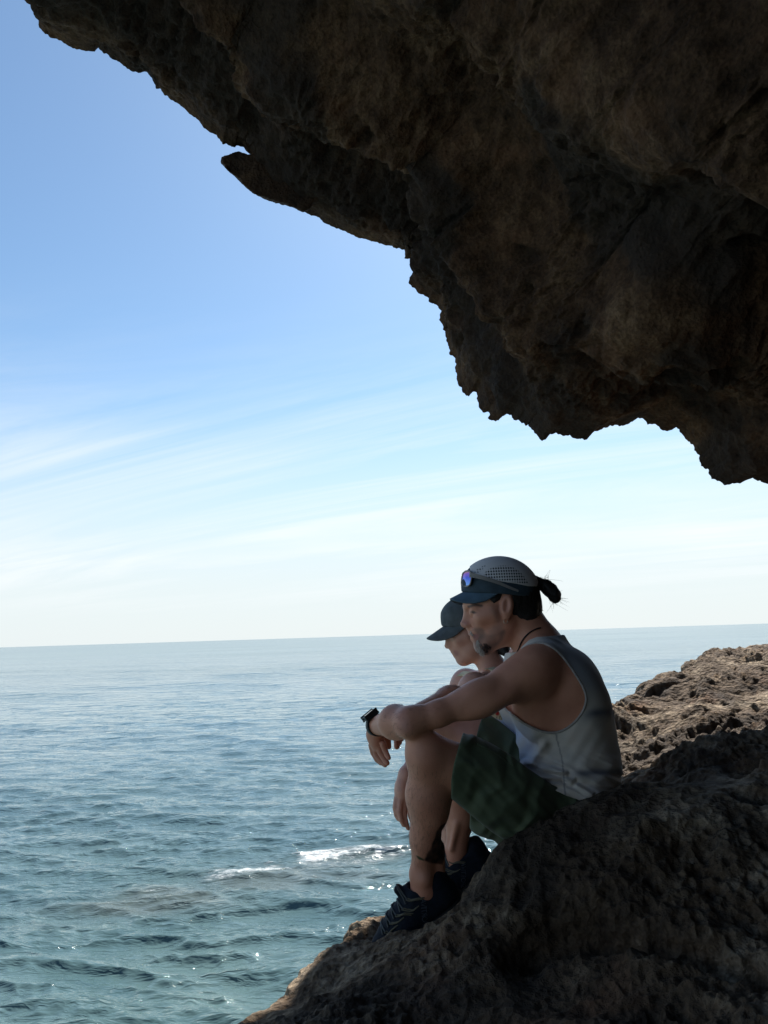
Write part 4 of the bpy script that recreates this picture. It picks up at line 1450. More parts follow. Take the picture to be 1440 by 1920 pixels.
    Fs.put(ell(P(1065, 1430, Y), (0.124 + o_, 0.150 + o_, 0.12 + o_)), 0.03)
    Fs.put(ell(P(1054, 1488, Y), (0.132, 0.172 + o_, 0.10)), 0.03)
    # folds: gathered at the waist, drawn from armhole to hip
    idx, pos = Fs.band(0.03)
    fu, fv = to_px(pos[:, 0], pos[:, 1], pos[:, 2])
    wa = sstep(1395, 1470, fv)
    q1 = np.stack([(fu + 0.9 * (fv - 1440)) / 95.0, (fv - 0.42 * (fu - 1050)) / 17.0, pos[:, 1] * 7], -1)
    q2 = np.stack([fu / 60.0, fv / 45.0, pos[:, 1] * 8], -1)
    q3 = np.stack([(fu + 0.6 * fv) / 26.0, (fv - 0.6 * fu) / 110.0, pos[:, 1] * 5], -1)
    fold = 0.0085 * wa * (1 - np.abs(perlin(q1, 2)) * 2.2) + 0.0045 * perlin(q2, 3) + 0.004 * sstep(1330, 1400, fv) * perlin(q3, 4)
    # two long soft drag lines by the belly
    for (x0, y0, x1, y1, w, a) in ((985, 1430, 1060, 1450, 4.0, 0.007), (1000, 1458, 1075, 1462, 3.5, 0.008), (1020, 1470, 1070, 1470, 3, 0.007), (1062, 1462, 1110, 1490, 3.5, 0.008), (1000, 1425, 1020, 1398, 7, 0.007)):
        ab = np.array([x1 - x0, y1 - y0]); t = np.clip(((fu - x0) * ab[0] + (fv - y0) * ab[1]) / (ab @ ab), 0, 1)
        dd = np.hypot(fu - x0 - t * ab[0], fv - y0 - t * ab[1])
        fold += a * np.exp(-(dd / w) ** 2) - 0.6 * a * np.exp(-((dd - 2.2 * w) / w) ** 2)
    fold *= (pos[:, 1] < Y)
    Fs.d[idx] -= fold.astype(np.float32)
    ARM = smooth_poly([(966, 1240), (977, 1222), (996, 1209), (1018, 1206), (1045, 1221), (1067, 1250), (1089, 1283), (1099, 1306), (1093, 1331), (1079, 1350), (1060, 1366), (1039, 1373), (1015, 1370), (987, 1357), (966, 1342), (940, 1320), (930, 1270)], 2)
    NECK = [(940, 1150), (940, 1225), (973, 1222), (978, 1213), (992, 1200), (1006, 1194.5), (1030, 1193), (1056, 1190), (1110, 1186), (1110, 1150)]
    HEM = [(930, 1372), (964, 1386), (973, 1404), (975, 1430), (982, 1444), (1000, 1458), (1034, 1479), (1062, 1492), (1088, 1501), (1110, 1497), (1140, 1488), (1190, 1478), (1190, 1600), (940, 1600)]
    cuts0 = 0
    st_pts = []
    for (a, b, _) in spline([(1052, 1213, 0), (1036, 1204, 0), (1016, 1200, 0), (999, 1202.5, 0), (985, 1210, 0), (975, 1221, 0), (968, 1232, 0), (962, 1244, 0)], 24):
        h = F.hit(a, b, 1.9, 2.4)
        if h is not None:
            if a < 984:
                h = P(a, b, st_y + 0.0025 * (984 - a))
            else:
                st_y = h[1]
            st_pts.append(h)
    st_pts = np.array(st_pts)
    st_pts = np.stack([np.convolve(np.pad(st_pts[:, i], 2, mode='edge'), np.ones(5) / 5, 'valid') for i in range(3)], -1)
    for a, b in zip(st_pts[:-1], st_pts[1:]):
        Fs.put(cone(a + np.array([0, 0.004, 0]), b + np.array([0, 0.004, 0]), 0.0125, 0.0125), 0.004)
    cuts = [prism(c, Y - 0.35, Y + 0.35, 0.00148) for c in (ARM, NECK, HEM)]
    full = (Fs.lo, Fs.lo + Fs.h * Fs.n)
    cutd = None
    for c in cuts:
        Fs.put((*full, c[2]), 0.0, 's')
    # piping round the armhole
    uu, vv = to_px(*Fs.block(*full)[1])
    V4, Q4 = Fs.mesh()
    top = keep(mesh_obj('tank_top', V4, Q4, ms), root)
    u4, v4 = to_px(V4[:, 0], V4[:, 1], V4[:, 2])
    da = poly_sd(u4, v4, ARM)
    vattr(top, 'trim', sstep(5.5, 3.5, da) * 0.9)
    wv = 5 * perlin(np.stack([u4 / 40, v4 / 40, V4[:, 1] * 3], -1), 9)
    band = 0.85 * np.exp(-((v4 - 1338 + 0.22 * (u4 - 1120) + wv) / 10) ** 2) * sstep(1078, 1118, u4) * (da > 0)
    band += 0.80 * np.exp(-((v4 - 1449 + 0.04 * (u4 - 1120) + wv * 0.7) / 8) ** 2) * sstep(1060, 1100, u4)
    band += 0.45 * sstep(1125, 1160, u4) * sstep(1350, 1420, v4) * sstep(1450, 1430, v4)
    vattr(top, 'band', np.clip(band, 0, 0.9))
    blue = 0.65 * sstep(1020, 985, u4 + wv) * sstep(1335, 1360, v4) * (0.7 + 0.5 * perlin(np.stack([u4 / 22, v4 / 22, 0 * u4], -1), 19))
    vattr(top, 'blue', np.clip(blue, 0, 0.8))
    vattr(top, 'slate', np.clip(0.85 * sstep(1330, 1250, v4 - 0.35 * (u4 - 1060) + wv) * sstep(1000, 1050, u4), 0, 0.85))
    sx = np.interp(v4, [1366, 1385, 1420, 1450, 1500], [1040, 1044, 1053, 1057, 1060])
    vattr(top, 'seam', 0.75 * sstep(2.0, 0.8, np.abs(u4 - sx)) * (v4 > 1370) * (V4[:, 1] < Y))
    pa = []
    for a in np.linspace(0, len(ARM), 120, endpoint=False):
        q = ARM[int(a)]
        ctr = np.array([1020, 1285])
        dq = q - ctr; q = q + dq / np.linalg.norm(dq) * 2.2
        h = Fs.hit(q[0], q[1], 1.9, 2.19)
        if h is not None and q[0] > 968:
            pa.append(h)
    pa = np.array(pa)
    if len(pa) > 6:
        ker = np.ones(5) / 5
        i0 = int(np.argmax(np.linalg.norm(np.diff(np.r_[pa, pa[:1]], axis=0), axis=1))) + 1
        pa = np.roll(pa, -i0, 0)
        ps = np.stack([np.convolve(np.pad(pa[:, i], 2, mode='edge'), ker, 'valid') for i in range(3)], -1)
        tm = simple_mat('piping_cotton', (0.40, 0.36, 0.33), 0.9, 0.15)
        keep(tube_obj('armhole_piping', [(ps, 0.0033)], tm, sides=8), root)
    # ---- shorts
    mo, to, bo_ = new_mat('green_shorts_cloth')
    geo = node(to, 'ShaderNodeNewGeometry')
    nn = node(to, 'ShaderNodeTexNoise', i_Scale=14.0, i_Detail=4.0)
    to.links.new(geo.outputs['Position'], nn.inputs['Vector'])
    rr = ramp(to, [(0.3, (0.062, 0.082, 0.044)), (0.7, (0.096, 0.118, 0.064))])
    to.links.new(nn.outputs[0], rr.inputs[0]); to.links.new(rr.outputs[0], bo_.inputs['Base Color'])
    attr_mix(to, bo_, rr.outputs[0], 'stitch', (0.09, 0.12, 0.09))
    bo_.inputs['Roughness'].default_value = 0.7
    bo_.inputs['Specular IOR Level'].default_value = 0.3
    bo_.inputs['Sheen Weight'].default_value = 0.15
    Fo = Field(P(835, 1610, 2.1) - np.array([0.03, 0.20, 0.03]), P(1110, 1330, 2.3) + np.array([0.03, 0.25, 0.05]), 0.0038)
    Fo.put(ell(P(1042, 1506, Y), (0.135, 0.165, 0.115)), 0.05)
    man_legs(Fo, True)
    Fo.d -= 0.006
    Fo.put(cone(P(852, 1437, 2.035), P(945, 1486, 2.085), 0.084, 0.106), 0.05)
    Fo.put(cone(P(945, 1486, 2.085), P(1040, 1512, 2.15), 0.106, 0.112), 0.05)
    Fo.put(cone(P(900, 1478, 2.05), P(965, 1545, 2.10), 0.045, 0.062), 0.05)
    Fo.put(cone(P(880, 1388, 2.39), P(960, 1432, 2.36), 0.086, 0.098), 0.04)
    Fo.put(cone(P(960, 1432, 2.36), P(1020, 1480, 2.31), 0.098, 0.104), 0.04)
    Fo.put(cone(P(880, 1480, 2.40), P(960, 1530, 2.36), 0.03, 0.05), 0.06)
    Fo.put(cone(P(908, 1520, 2.34), P(962, 1536, 2.30), 0.066, 0.070), 0.03)
    idx, pos = Fo.band(0.03)
    fu, fv = to_px(pos[:, 0], pos[:, 1], pos[:, 2])
    near = (pos[:, 1] < 2.22)
    # folds fan out from the hip crease and hang towards the hem
    ang = np.arctan2(fv - 1395, fu - 860 + 30)
    rad = np.hypot(fv - 1395, fu - 830)
    qf = np.stack([rad / 26.0 + 0.8 * perlin(np.stack([fu / 50, fv / 50, 0 * fu], -1), 25), ang * 1.3, pos[:, 1] * 4], -1)
    rf = perlin(qf, 22)
    fold = 0.0085 * np.sign(rf) * np.sqrt(np.abs(rf) + 1e-4) * 0.4 + 0.0070 * (1 - 2.6 * np.abs(perlin(qf * np.array([0.6, 0.9, 1]), 29)))
    q2 = np.stack([(fu - fv) / 20.0, (fu + fv) / 90.0, pos[:, 1] * 6], -1)
    fold += 0.004 * perlin(q2, 23)
    Fo.d[idx] -= (fold * sstep(850, 885, fu)).astype(np.float32)
    # hems: plane cuts and leg openings
    full = (Fo.lo, Fo.lo + Fo.h * Fo.n)
    near_cut = prism([(780, 1340), (871, 1362), (868, 1374), (860, 1400), (851, 1432), (846, 1462), (846, 1503), (840, 1640), (780, 1640)], 1.7, 2.225, 0.00142)
    far_cut = prism([(780, 1300), (912, 1325), (905, 1342), (898, 1362), (893, 1382), (885, 1440), (880, 1560), (780, 1560)], 2.225, 2.8, 0.0016)
    waist = prism([(868, 1366), (884, 1376), (922, 1394), (960, 1417), (986, 1438), (1034, 1470), (1090, 1496), (1170, 1500), (1170, 1280), (868, 1280)], 1.7, 2.225, 0.00145)
    waist2 = prism([(903, 1334), (917, 1339), (938, 1353), (957, 1369), (975, 1384), (990, 1400), (1170, 1440), (1170, 1280), (903, 1280)], 2.225, 2.8, 0.0016)
    Fo.put((*full, waist[2]), 0.0, 's')
    Fo.put((*full, waist2[2]), 0.0, 's')
    under = prism([(830, 1488), (848, 1499), (885, 1530), (922, 1560), (948, 1577), (975, 1588), (1005, 1584), (1005, 1660), (830, 1660)], 1.7, 2.225, 0.00142)
    Fo.put((*full, under[2]), 0.012, 's')
    Fo.put((*full, near_cut[2]), 0.0, 's')
    Fo.put((*full, far_cut[2]), 0.0, 's')
    Fo.put(cone(P(885, 1440, 2.055), P(806, 1421, 2.025), 0.060, 0.074), 0.004, 's')
    Fo.put(cone(P(915, 1406, 2.38), P(838, 1360, 2.42), 0.060, 0.070), 0.004, 's')
    V5, Q5 = Fo.mesh()
    shorts = keep(mesh_obj('shorts', V5, Q5, mo), root)
    u5, v5 = to_px(V5[:, 0], V5[:, 1], V5[:, 2])
    hemx = np.interp(v5, [1374, 1400, 1432, 1462, 1503], [868, 860, 851, 846, 846])
    vattr(shorts, 'stitch', 0.0 * v5)
    # pocket flap line along the top of the thigh
    fl = []
    for (a, b) in ((895, 1391), (905, 1396), (920, 1404), (938, 1416), (952, 1427), (962, 1430)):
        h = Fo.hit(a, b + 4, 1.8, 2.3)
        if h is not None:
            fl.append(h + np.array([0, -0.001, 0.001]))
    if len(fl) > 3:
        keep(tube_obj('pocket_seam', [(spline(fl, 20), 0.0026)], mo, sides=6), root)
    # ---- necklace
    nk = []
    path = spline([(1014, 1177, 0), (1003, 1180, 0), (992, 1187, 0), (983, 1196, 0), (976, 1207, 0), (973, 1216, 0)], 30)
    for (a, b, _) in path:
        h = F.hit(a, b, 1.9, 2.4)
        if h is not None:
            nk.append(h * (1 - 0.0012))
    nk = np.array(nk)
    nk = np.stack([np.convolve(np.pad(nk[:, i], 2, mode='edge'), np.ones(5) / 5, 'valid') for i in range(3)], -1) * (1 - 0.0006)
    nk = list(nk)
    nk = nk + [lin(nk[-1], P(958, 1252, 2.2), 0.5) + np.array([0, 0.01, 0]), P(956, 1256, 2.2)]
    back = [q.copy() for q in nk[-2::-1]]
    for q in back:
        q[1] = 2 * Y - q[1]
    loop = np.array(nk + back)
    cord = simple_mat('black_cord', (0.015, 0.012, 0.012), 0.6, 0.3)
    keep(tube_obj('necklace', [(loop, 0.0021)], cord, closed=True), root)
    # ---- earring
    metal = simple_mat('earring_metal', (0.5, 0.42, 0.32), 0.3, 0.5, 0.1, metallic=1.0)
    ec = H(948, 1165, -0.077)
    keep(tube_obj('earring', [([ec + 0.0055 * np.array([math.cos(a), 0.15 * math.sin(a), math.sin(a)]) for a in np.linspace(0, 2 * math.pi, 18, endpoint=False)], 0.0009)], metal, closed=True), root)
    # ---- watch
    wax = np.array(P(708, 1360, 2.20)) - np.array(P(742, 1353, 2.05)); wax /= np.linalg.norm(wax)
    wc = np.array(P(707, 1359.5, 2.195))
    s1 = np.cross(wax, [0, 0, 1]); s1 /= np.linalg.norm(s1); s2 = np.cross(s1, wax)
    black = simple_mat('watch_rubber', (0.012, 0.018, 0.022), 0.5, 0.4)
    we = bpy.data.objects.new('wristwatch', None); COL.objects.link(we); keep(we, root)
    Vw = []; Qw = []
    nseg = 40
    for i in range(nseg):
        a = 2 * math.pi * i / nseg
        for (dr, w) in ((0.0275, -0.010), (0.0305, -0.010), (0.0305, 0.010), (0.0275, 0.010)):
            Vw.append(wc + wax * w + (dr) * (math.cos(a) * s1 + math.sin(a) * s2))
    for i in range(nseg):
        j = (i + 1) % nseg
        for k in range(4):
            k2 = (k + 1) % 4
            Qw.append((i * 4 + k, j * 4 + k, j * 4 + k2, i * 4 + k2))
    st = mesh_obj('strap', Vw, Qw, black); keep(st, root)
    # case on the back of the wrist (up and to the left)
    nrm = np.array(P(690, 1335, 2.19)) - np.array(P(707, 1359.5, 2.195)); nrm -= wax * (nrm @ wax); nrm /= np.linalg.norm(nrm)
    tg = np.cross(nrm, wax)
    cc = wc + nrm * 0.034
    bm = bmesh.new()
    bmesh.ops.create_cube(bm, size=1.0)
    for vtx in bm.verts:
        x, y, z = vtx.co
        vtx.co = Vector(tuple(cc + tg * x * 0.036 + wax * y * 0.038 + nrm * z * 0.011))
    bmesh.ops.bevel(bm, geom=bm.edges[:], offset=0.003, segments=3, affect='EDGES')
    me = bpy.data.meshes.new('case'); bm.to_mesh(me); bm.free(); me.materials.append(black)
    co = bpy.data.objects.new('case', me); COL.objects.link(co); keep(co, root)
    glass = simple_mat('watch_glass', (0.01, 0.012, 0.016), 0.08, 0.5, 0.05)
    bm = bmesh.new()
    bmesh.ops.create_cube(bm, size=1.0)
    for vtx in bm.verts:
        x, y, z = vtx.co
        vtx.co = Vector(tuple(cc + nrm * 0.006 + tg * x * 0.028 + wax * y * 0.028 + nrm * z * 0.002))
    me = bpy.data.meshes.new('display'); bm.to_mesh(me); bm.free(); me.materials.append(glass)
    do = bpy.data.objects.new('display', me); COL.objects.link(do); keep(do, root)
    for c_ in (st, co, do):
        c_.parent = we
        c_.matrix_parent_inverse = Matrix.Translation(-Vector(root.location))
    we.matrix_parent_inverse = Matrix.Identity(4)
    we.location = (0, 0, 0)
    # ---- cap
    ce = bpy.data.objects.new('cap', None); COL.objects.link(ce); ce.parent = root
    m1 = simple_mat('cap_cloth', (0.045, 0.070, 0.092), 0.75, 0.3, 0.2, 40, 0.3, 500)
    m1b = simple_mat('cap_brim_cloth', (0.075, 0.130, 0.180), 0.7, 0.3, 0.15, 40, 0.3, 500)
    lower = [(780, 1112), (866, 1110), (905, 1112), (943, 1113.5), (975, 1117), (1010, 1121), (1060, 1125), (1060, 1260), (780, 1260)]
    crown, Vc, uc, vc, Fc = build_cap(H, ce, (m1, m1b), 0.056, (-0.90, -0.42), 0.038, 1108, lower)
    # pale mesh panel over the side and top of the crown, a shell just proud of it
    mp_, tp, bp_ = new_mat('cap_mesh_panel')
    at = node(tp, 'ShaderNodeAttribute', attribute_name='holes')
    geo = node(tp, 'ShaderNodeNewGeometry')
    sep = node(tp, 'ShaderNodeSeparateXYZ'); tp.links.new(geo.outputs['Position'], sep.inputs[0])
    fq = 2 * math.pi / 0.0140
    A_ = math_node(tp, 'SINE', math_node(tp, 'MULTIPLY', math_node(tp, 'ADD', sep.outputs['X'], math_node(tp, 'MULTIPLY', sep.outputs['Z'], 0.85)), fq))
    B_ = math_node(tp, 'SINE', math_node(tp, 'MULTIPLY', math_node(tp, 'SUBTRACT', sep.outputs['X'], math_node(tp, 'MULTIPLY', sep.outputs['Z'], 0.85)), fq))
    pr = math_node(tp, 'MULTIPLY', A_, B_)
    rr = ramp(tp, [(0.10, (0, 0, 0)), (0.32, (1, 1, 1))]); tp.links.new(pr, rr.inputs[0])
    fac = math_node(tp, 'MULTIPLY', rr.outputs[0], at.outputs['Fac'])
    mx = node(tp, 'ShaderNodeMix', data_type='RGBA'); tp.links.new(fac, mx.inputs['Factor'])
    mx.inputs['A'].default_value = (0.74, 0.71, 0.70, 1); mx.inputs['B'].default_value = (0.02, 0.024, 0.03, 1)
    tp.links.new(mx.outputs['Result'], bp_.inputs['Base Color'])
    bp_.inputs['Roughness'].default_value = 0.8
    uD, vD, rx, ry, rz = CAP_DOME
    c = H(uD, vD)
    Fp = Field(c - np.array([0.13, 0.11, 0.12]), c + np.array([0.13, 0.11, 0.13]), 0.0026)
    Fp.put(ell(c, np.array([rx, ry, rz]) + 0.0028), 0.0)
    Fp.put(ell(H(925, 1095), (0.0905, 0.0785, 0.0685)), 0.03)
    PAN = [(872, 1030), (883, 1074), (898, 1078), (906, 1084), (935, 1090), (965, 1094), (990, 1099), (1007, 1100), (1012, 1080), (1000, 1030)]
    pc = prism(PAN, Y - 0.2, Y + 0.2, 0.0015)
    Fp.put((Fp.lo, Fp.lo + Fp.h * Fp.n, pc[2]), 0, 'i')
    V6, Q6 = Fp.mesh()
    pn = keep(mesh_obj('mesh_panel', V6, Q6, mp_), root)
    pn.parent = ce
    u6, v6 = to_px(V6[:, 0], V6[:, 1], V6[:, 2])
    HOL = smooth_poly([(905, 1083), (912, 1068), (935, 1060), (958, 1061), (976, 1072), (988, 1088), (992, 1096), (962, 1091), (930, 1087)], 2)
    HOL2 = [(886, 1073), (900, 1064), (912, 1058), (908, 1064), (898, 1074)]
    vattr(pn, 'holes', np.maximum(sstep(1, -1.5, poly_sd(u6, v6, HOL)), 0.8 * sstep(1, -1, poly_sd(u6, v6, HOL2))))
    for ch in ce.children:
        ch.matrix_parent_inverse = Matrix.Translation(-Vector(root.location))
    # ---- shoes
    upm = simple_mat('navy_shoe_mesh', (0.007, 0.012, 0.022), 0.8, 0.25, 0.3, 90, 0.5, 500)
    som = simple_mat('black_rubber', (0.012, 0.012, 0.013), 0.8, 0.3)
    lace = simple_mat('shoe_lace', (0.09, 0.10, 0.10), 0.7, 0.3)
    lacey = simple_mat('shoe_lace_loop', (0.12, 0.11, 0.075), 0.7, 0.3)
    for (heel, toe, ankle, near) in ((P(866, 1682, 2.15), P(722, 1796, 2.17), P(791, 1640, 2.125), True), (P(930, 1625, 2.51), P(800, 1708, 2.53), P(850, 1592, 2.495), False)):
        se = bpy.data.objects.new('shoe', None); COL.objects.link(se); se.parent = root
        Fz, q, (ax, up, sd) = shoe(None, heel, toe, ankle - heel, (upm, som), se)
        s_near = 1.0 if (q(0, 0, 1)[1] < q(0, 0, 0)[1]) else -1.0
        cur = []; loops = []
        # laces: zig-zag over the instep, plus loops on the near side
        for i in range(5):
            a = 0.105 + i * 0.024
            def surf(aa, ss):
                for hh in np.arange(0.14, 0.0, -0.0015):
                    pp = q(aa, hh, ss)
                    if Fz.sample(pp) < 0.0005:
                        return pp + up * 0.002
                return q(aa, 0.05, ss)
            cur.append(([surf(a + 0.010 * t, s_near * 0.030 * (1 - 2 * t)) for t in np.linspace(0, 1, 7)], 0.0023))
            cur.append(([surf(a + 0.010 * t, -s_near * 0.030 * (1 - 2 * t)) for t in np.linspace(0, 1, 7)], 0.0023))
            pl = [surf(a + 0.004, s_near * 0.028), surf(a - 0.004, s_near * 0.034), surf(a - 0.018, s_near * 0.039), surf(a - 0.034, s_near * 0.041)]
            loops.append((spline(pl, 10), 0.0019))
            loops.append((spline([p_ + up * 0.0 - ax * 0.006 for p_ in pl], 10), 0.0017))
        ob = tube_obj('laces', cur, lace, se); ob2 = tube_obj('lace_loops', loops, lacey, se)
        # printed word on the heel side
        if True:
            fc = bpy.data.curves.new('lettering', 'FONT')
            fc.body = 'SPORTIVA'
            fc.size = 0.021
            fc.extrude = 0.0004
            tmp = bpy.data.objects.new('lettering_tmp', fc)
            COL.objects.link(tmp)
            dg = bpy.context.evaluated_depsgraph_get()
            me = bpy.data.meshes.new_from_object(tmp.evaluated_get(dg))
            bpy.data.objects.remove(tmp, do_unlink=True)
            xs = np.array([vv_.co[:] for vv_ in me.vertices])
            w0 = xs[:, 0].max()
            dirx = (-ax * 0.55 + up * 0.83); dirx /= np.linalg.norm(dirx)
            diry = np.cross(np.array([0, 0, 0]) + sd * s_near, dirx)
            base0 = q(0.118, 0.026)
            for vv_, c0 in zip(me.vertices, xs):
                pp = base0 + dirx * c0[0] * 0.82 + diry * c0[1] * -1.0 * (1 if near else 1)
                # push out to the near side surface
                for ss in np.arange(0.075, 0.0, -0.001):
                    w_ = pp + sd * s_near * ss
                    if Fz.sample(w_) < 0.0004:
                        break
                vv_.co = Vector(tuple(w_ + sd * s_near * (0.0012 + c0[2])))
            me.materials.clear(); me.materials.append(simple_mat('shoe_lettering', (0.06, 0.07, 0.09), 0.6, 0.3))
            lo_ = bpy.data.objects.new('lettering', me); COL.objects.link(lo_); lo_.parent = se
        for ch in se.children:
            ch.matrix_parent_inverse = Matrix.Translation(-Vector(root.location))
    return root, H, F, Fc


def build_sunglasses(H):
    """resting on the front of the cap"""
    frame = simple_mat('sunglasses_frame', (0.22, 0.205, 0.195), 0.35, 0.5)
    ml, tl, bl = new_mat('blue_mirror_lens')
    geo = node(tl, 'ShaderNodeTexCoord')
    sep = node(tl, 'ShaderNodeSeparateXYZ'); tl.links.new(geo.outputs['Generated'], sep.inputs[0])
    rr = ramp(tl, [(0.0, (0.10, 0.30, 0.75)), (0.55, (0.05, 0.10, 0.60)), (0.85, (0.35, 0.10, 0.50)), (1.0, (0.8, 0.25, 0.15))])
    tl.links.new(sep.outputs['Z'], rr.inputs[0]); tl.links.new(rr.outputs[0], bl.inputs['Base Color'])
    bl.inputs['Metallic'].default_value = 0.85; bl.inputs['Roughness'].default_value = 0.12
    root = bpy.data.objects.new('sunglasses', None); COL.objects.link(root)
    root.location = H(876, 1085)
    tag(root, 'grey framed sunglasses with blue mirrored lenses pushed up on the mesh cap', 'sunglasses')
    inv = Matrix.Translation(-root.location)
    def lens_pts(sg, grow=0.0, n=28):
        # wraps round the front of the cap: near edge sits further back
        pts = []
        for a in np.linspace(0, 2 * math.pi, n, endpoint=False):
            w = math.copysign(abs(math.cos(a)) ** 0.7, math.cos(a)); h = math.copysign(abs(math.sin(a)) ** 0.7, math.sin(a))
            dy = 0.036 + w * (0.027 + grow)
            uu = 866.5 + 16.5 * (dy - 0.008) / 0.056 + 3.0 * h * 0.5
            q_ = H(uu, 1085 - h * (13.0 + grow / 0.0015), -dy)
            q_[1] = H.Y0 + sg * dy
            pts.append(q_)
        return np.array(pts)
    for sg in (-1, 1):
        lp = lens_pts(sg)
        ctr = lp.mean(0) - np.array([0.002, 0, 0])
        n = len(lp)
        th = np.array([0.0025, 0, 0])
        V = np.concatenate([lp, lp + th, [ctr], [ctr + th]])
        Q = []
        for i in range(n):
            j = (i + 1) % n
            Q += [(i, j, 2 * n, 2 * n), (n + j, n + i, 2 * n + 1, 2 * n + 1)]
        bm = bmesh.new()
        vs_ = [bm.verts.new(tuple(v)) for v in V]
        for i in range(n):
            j = (i + 1) % n
            bm.faces.new((vs_[i], vs_[j], vs_[2 * n])); bm.faces.new((vs_[n + j], vs_[n + i], vs_[2 * n + 1])); bm.faces.new((vs_[i], vs_[n + i], vs_[n + j], vs_[j]))
        me = bpy.data.meshes.new('lens'); bm.to_mesh(me); bm.free(); me.materials.append(ml)
        ob = bpy.data.objects.new('lens', me); COL.objects.link(ob); ob.parent = root; ob.matrix_parent_inverse = inv
        rim = tube_obj('rim', [(lens_pts(sg, 0.002) + np.array([0.001, 0, 0]), 0.0026)], frame, root, closed=True)
        rim.matrix_parent_inverse = inv
        t = [H(880, 1078, 0), H(884, 1078, 0), H(905, 1083, 0), H(930, 1092, 0), H(955, 1102, 0), H(972, 1108, 0)]
        dys = [0.066, 0.072, 0.083, 0.0905, 0.0935, 0.0935]
        tp = []
        for (a, b), dy in zip(((880, 1078), (886, 1078.5), (906, 1083.5), (930, 1091), (954, 1101), (972, 1108)), dys):
            tp.append(H(a, b, sg * dy))
        tp = spline(tp, 24)
        # flat tapering temple: a swept box
        V = []; Q = []
        for i, q in enumerate(tp):
            f = i / (len(tp) - 1)
            hh = 0.0074 * (1 - f) + 0.0028 * f
            for (a, b) in ((-1, -1), (1, -1), (1, 1), (-1, 1)):
                V.append(q + np.array([b * 0.10 * hh, a * 0.0014, b * hh]))
        for i in range(len(tp) - 1):
            for k in range(4):
                k2 = (k + 1) % 4
                Q.append((i * 4 + k, i * 4 + k2, i * 4 + 4 + k2, i * 4 + 4 + k))
        Q += [(0, 3, 2, 1), tuple(len(V) - 4 + i for i in range(4))]
        te = mesh_obj('temple', V, Q, frame, root, smooth=False); te.matrix_parent_inverse = inv
    br = tube_obj('bridge', [([H(868, 1083, 0) + np.array([0.0, dy, 0.001 * 0]) for dy in (-0.010, 0, 0.010)], 0.0022)], frame, root)
    br.matrix_parent_inverse = inv
    return root


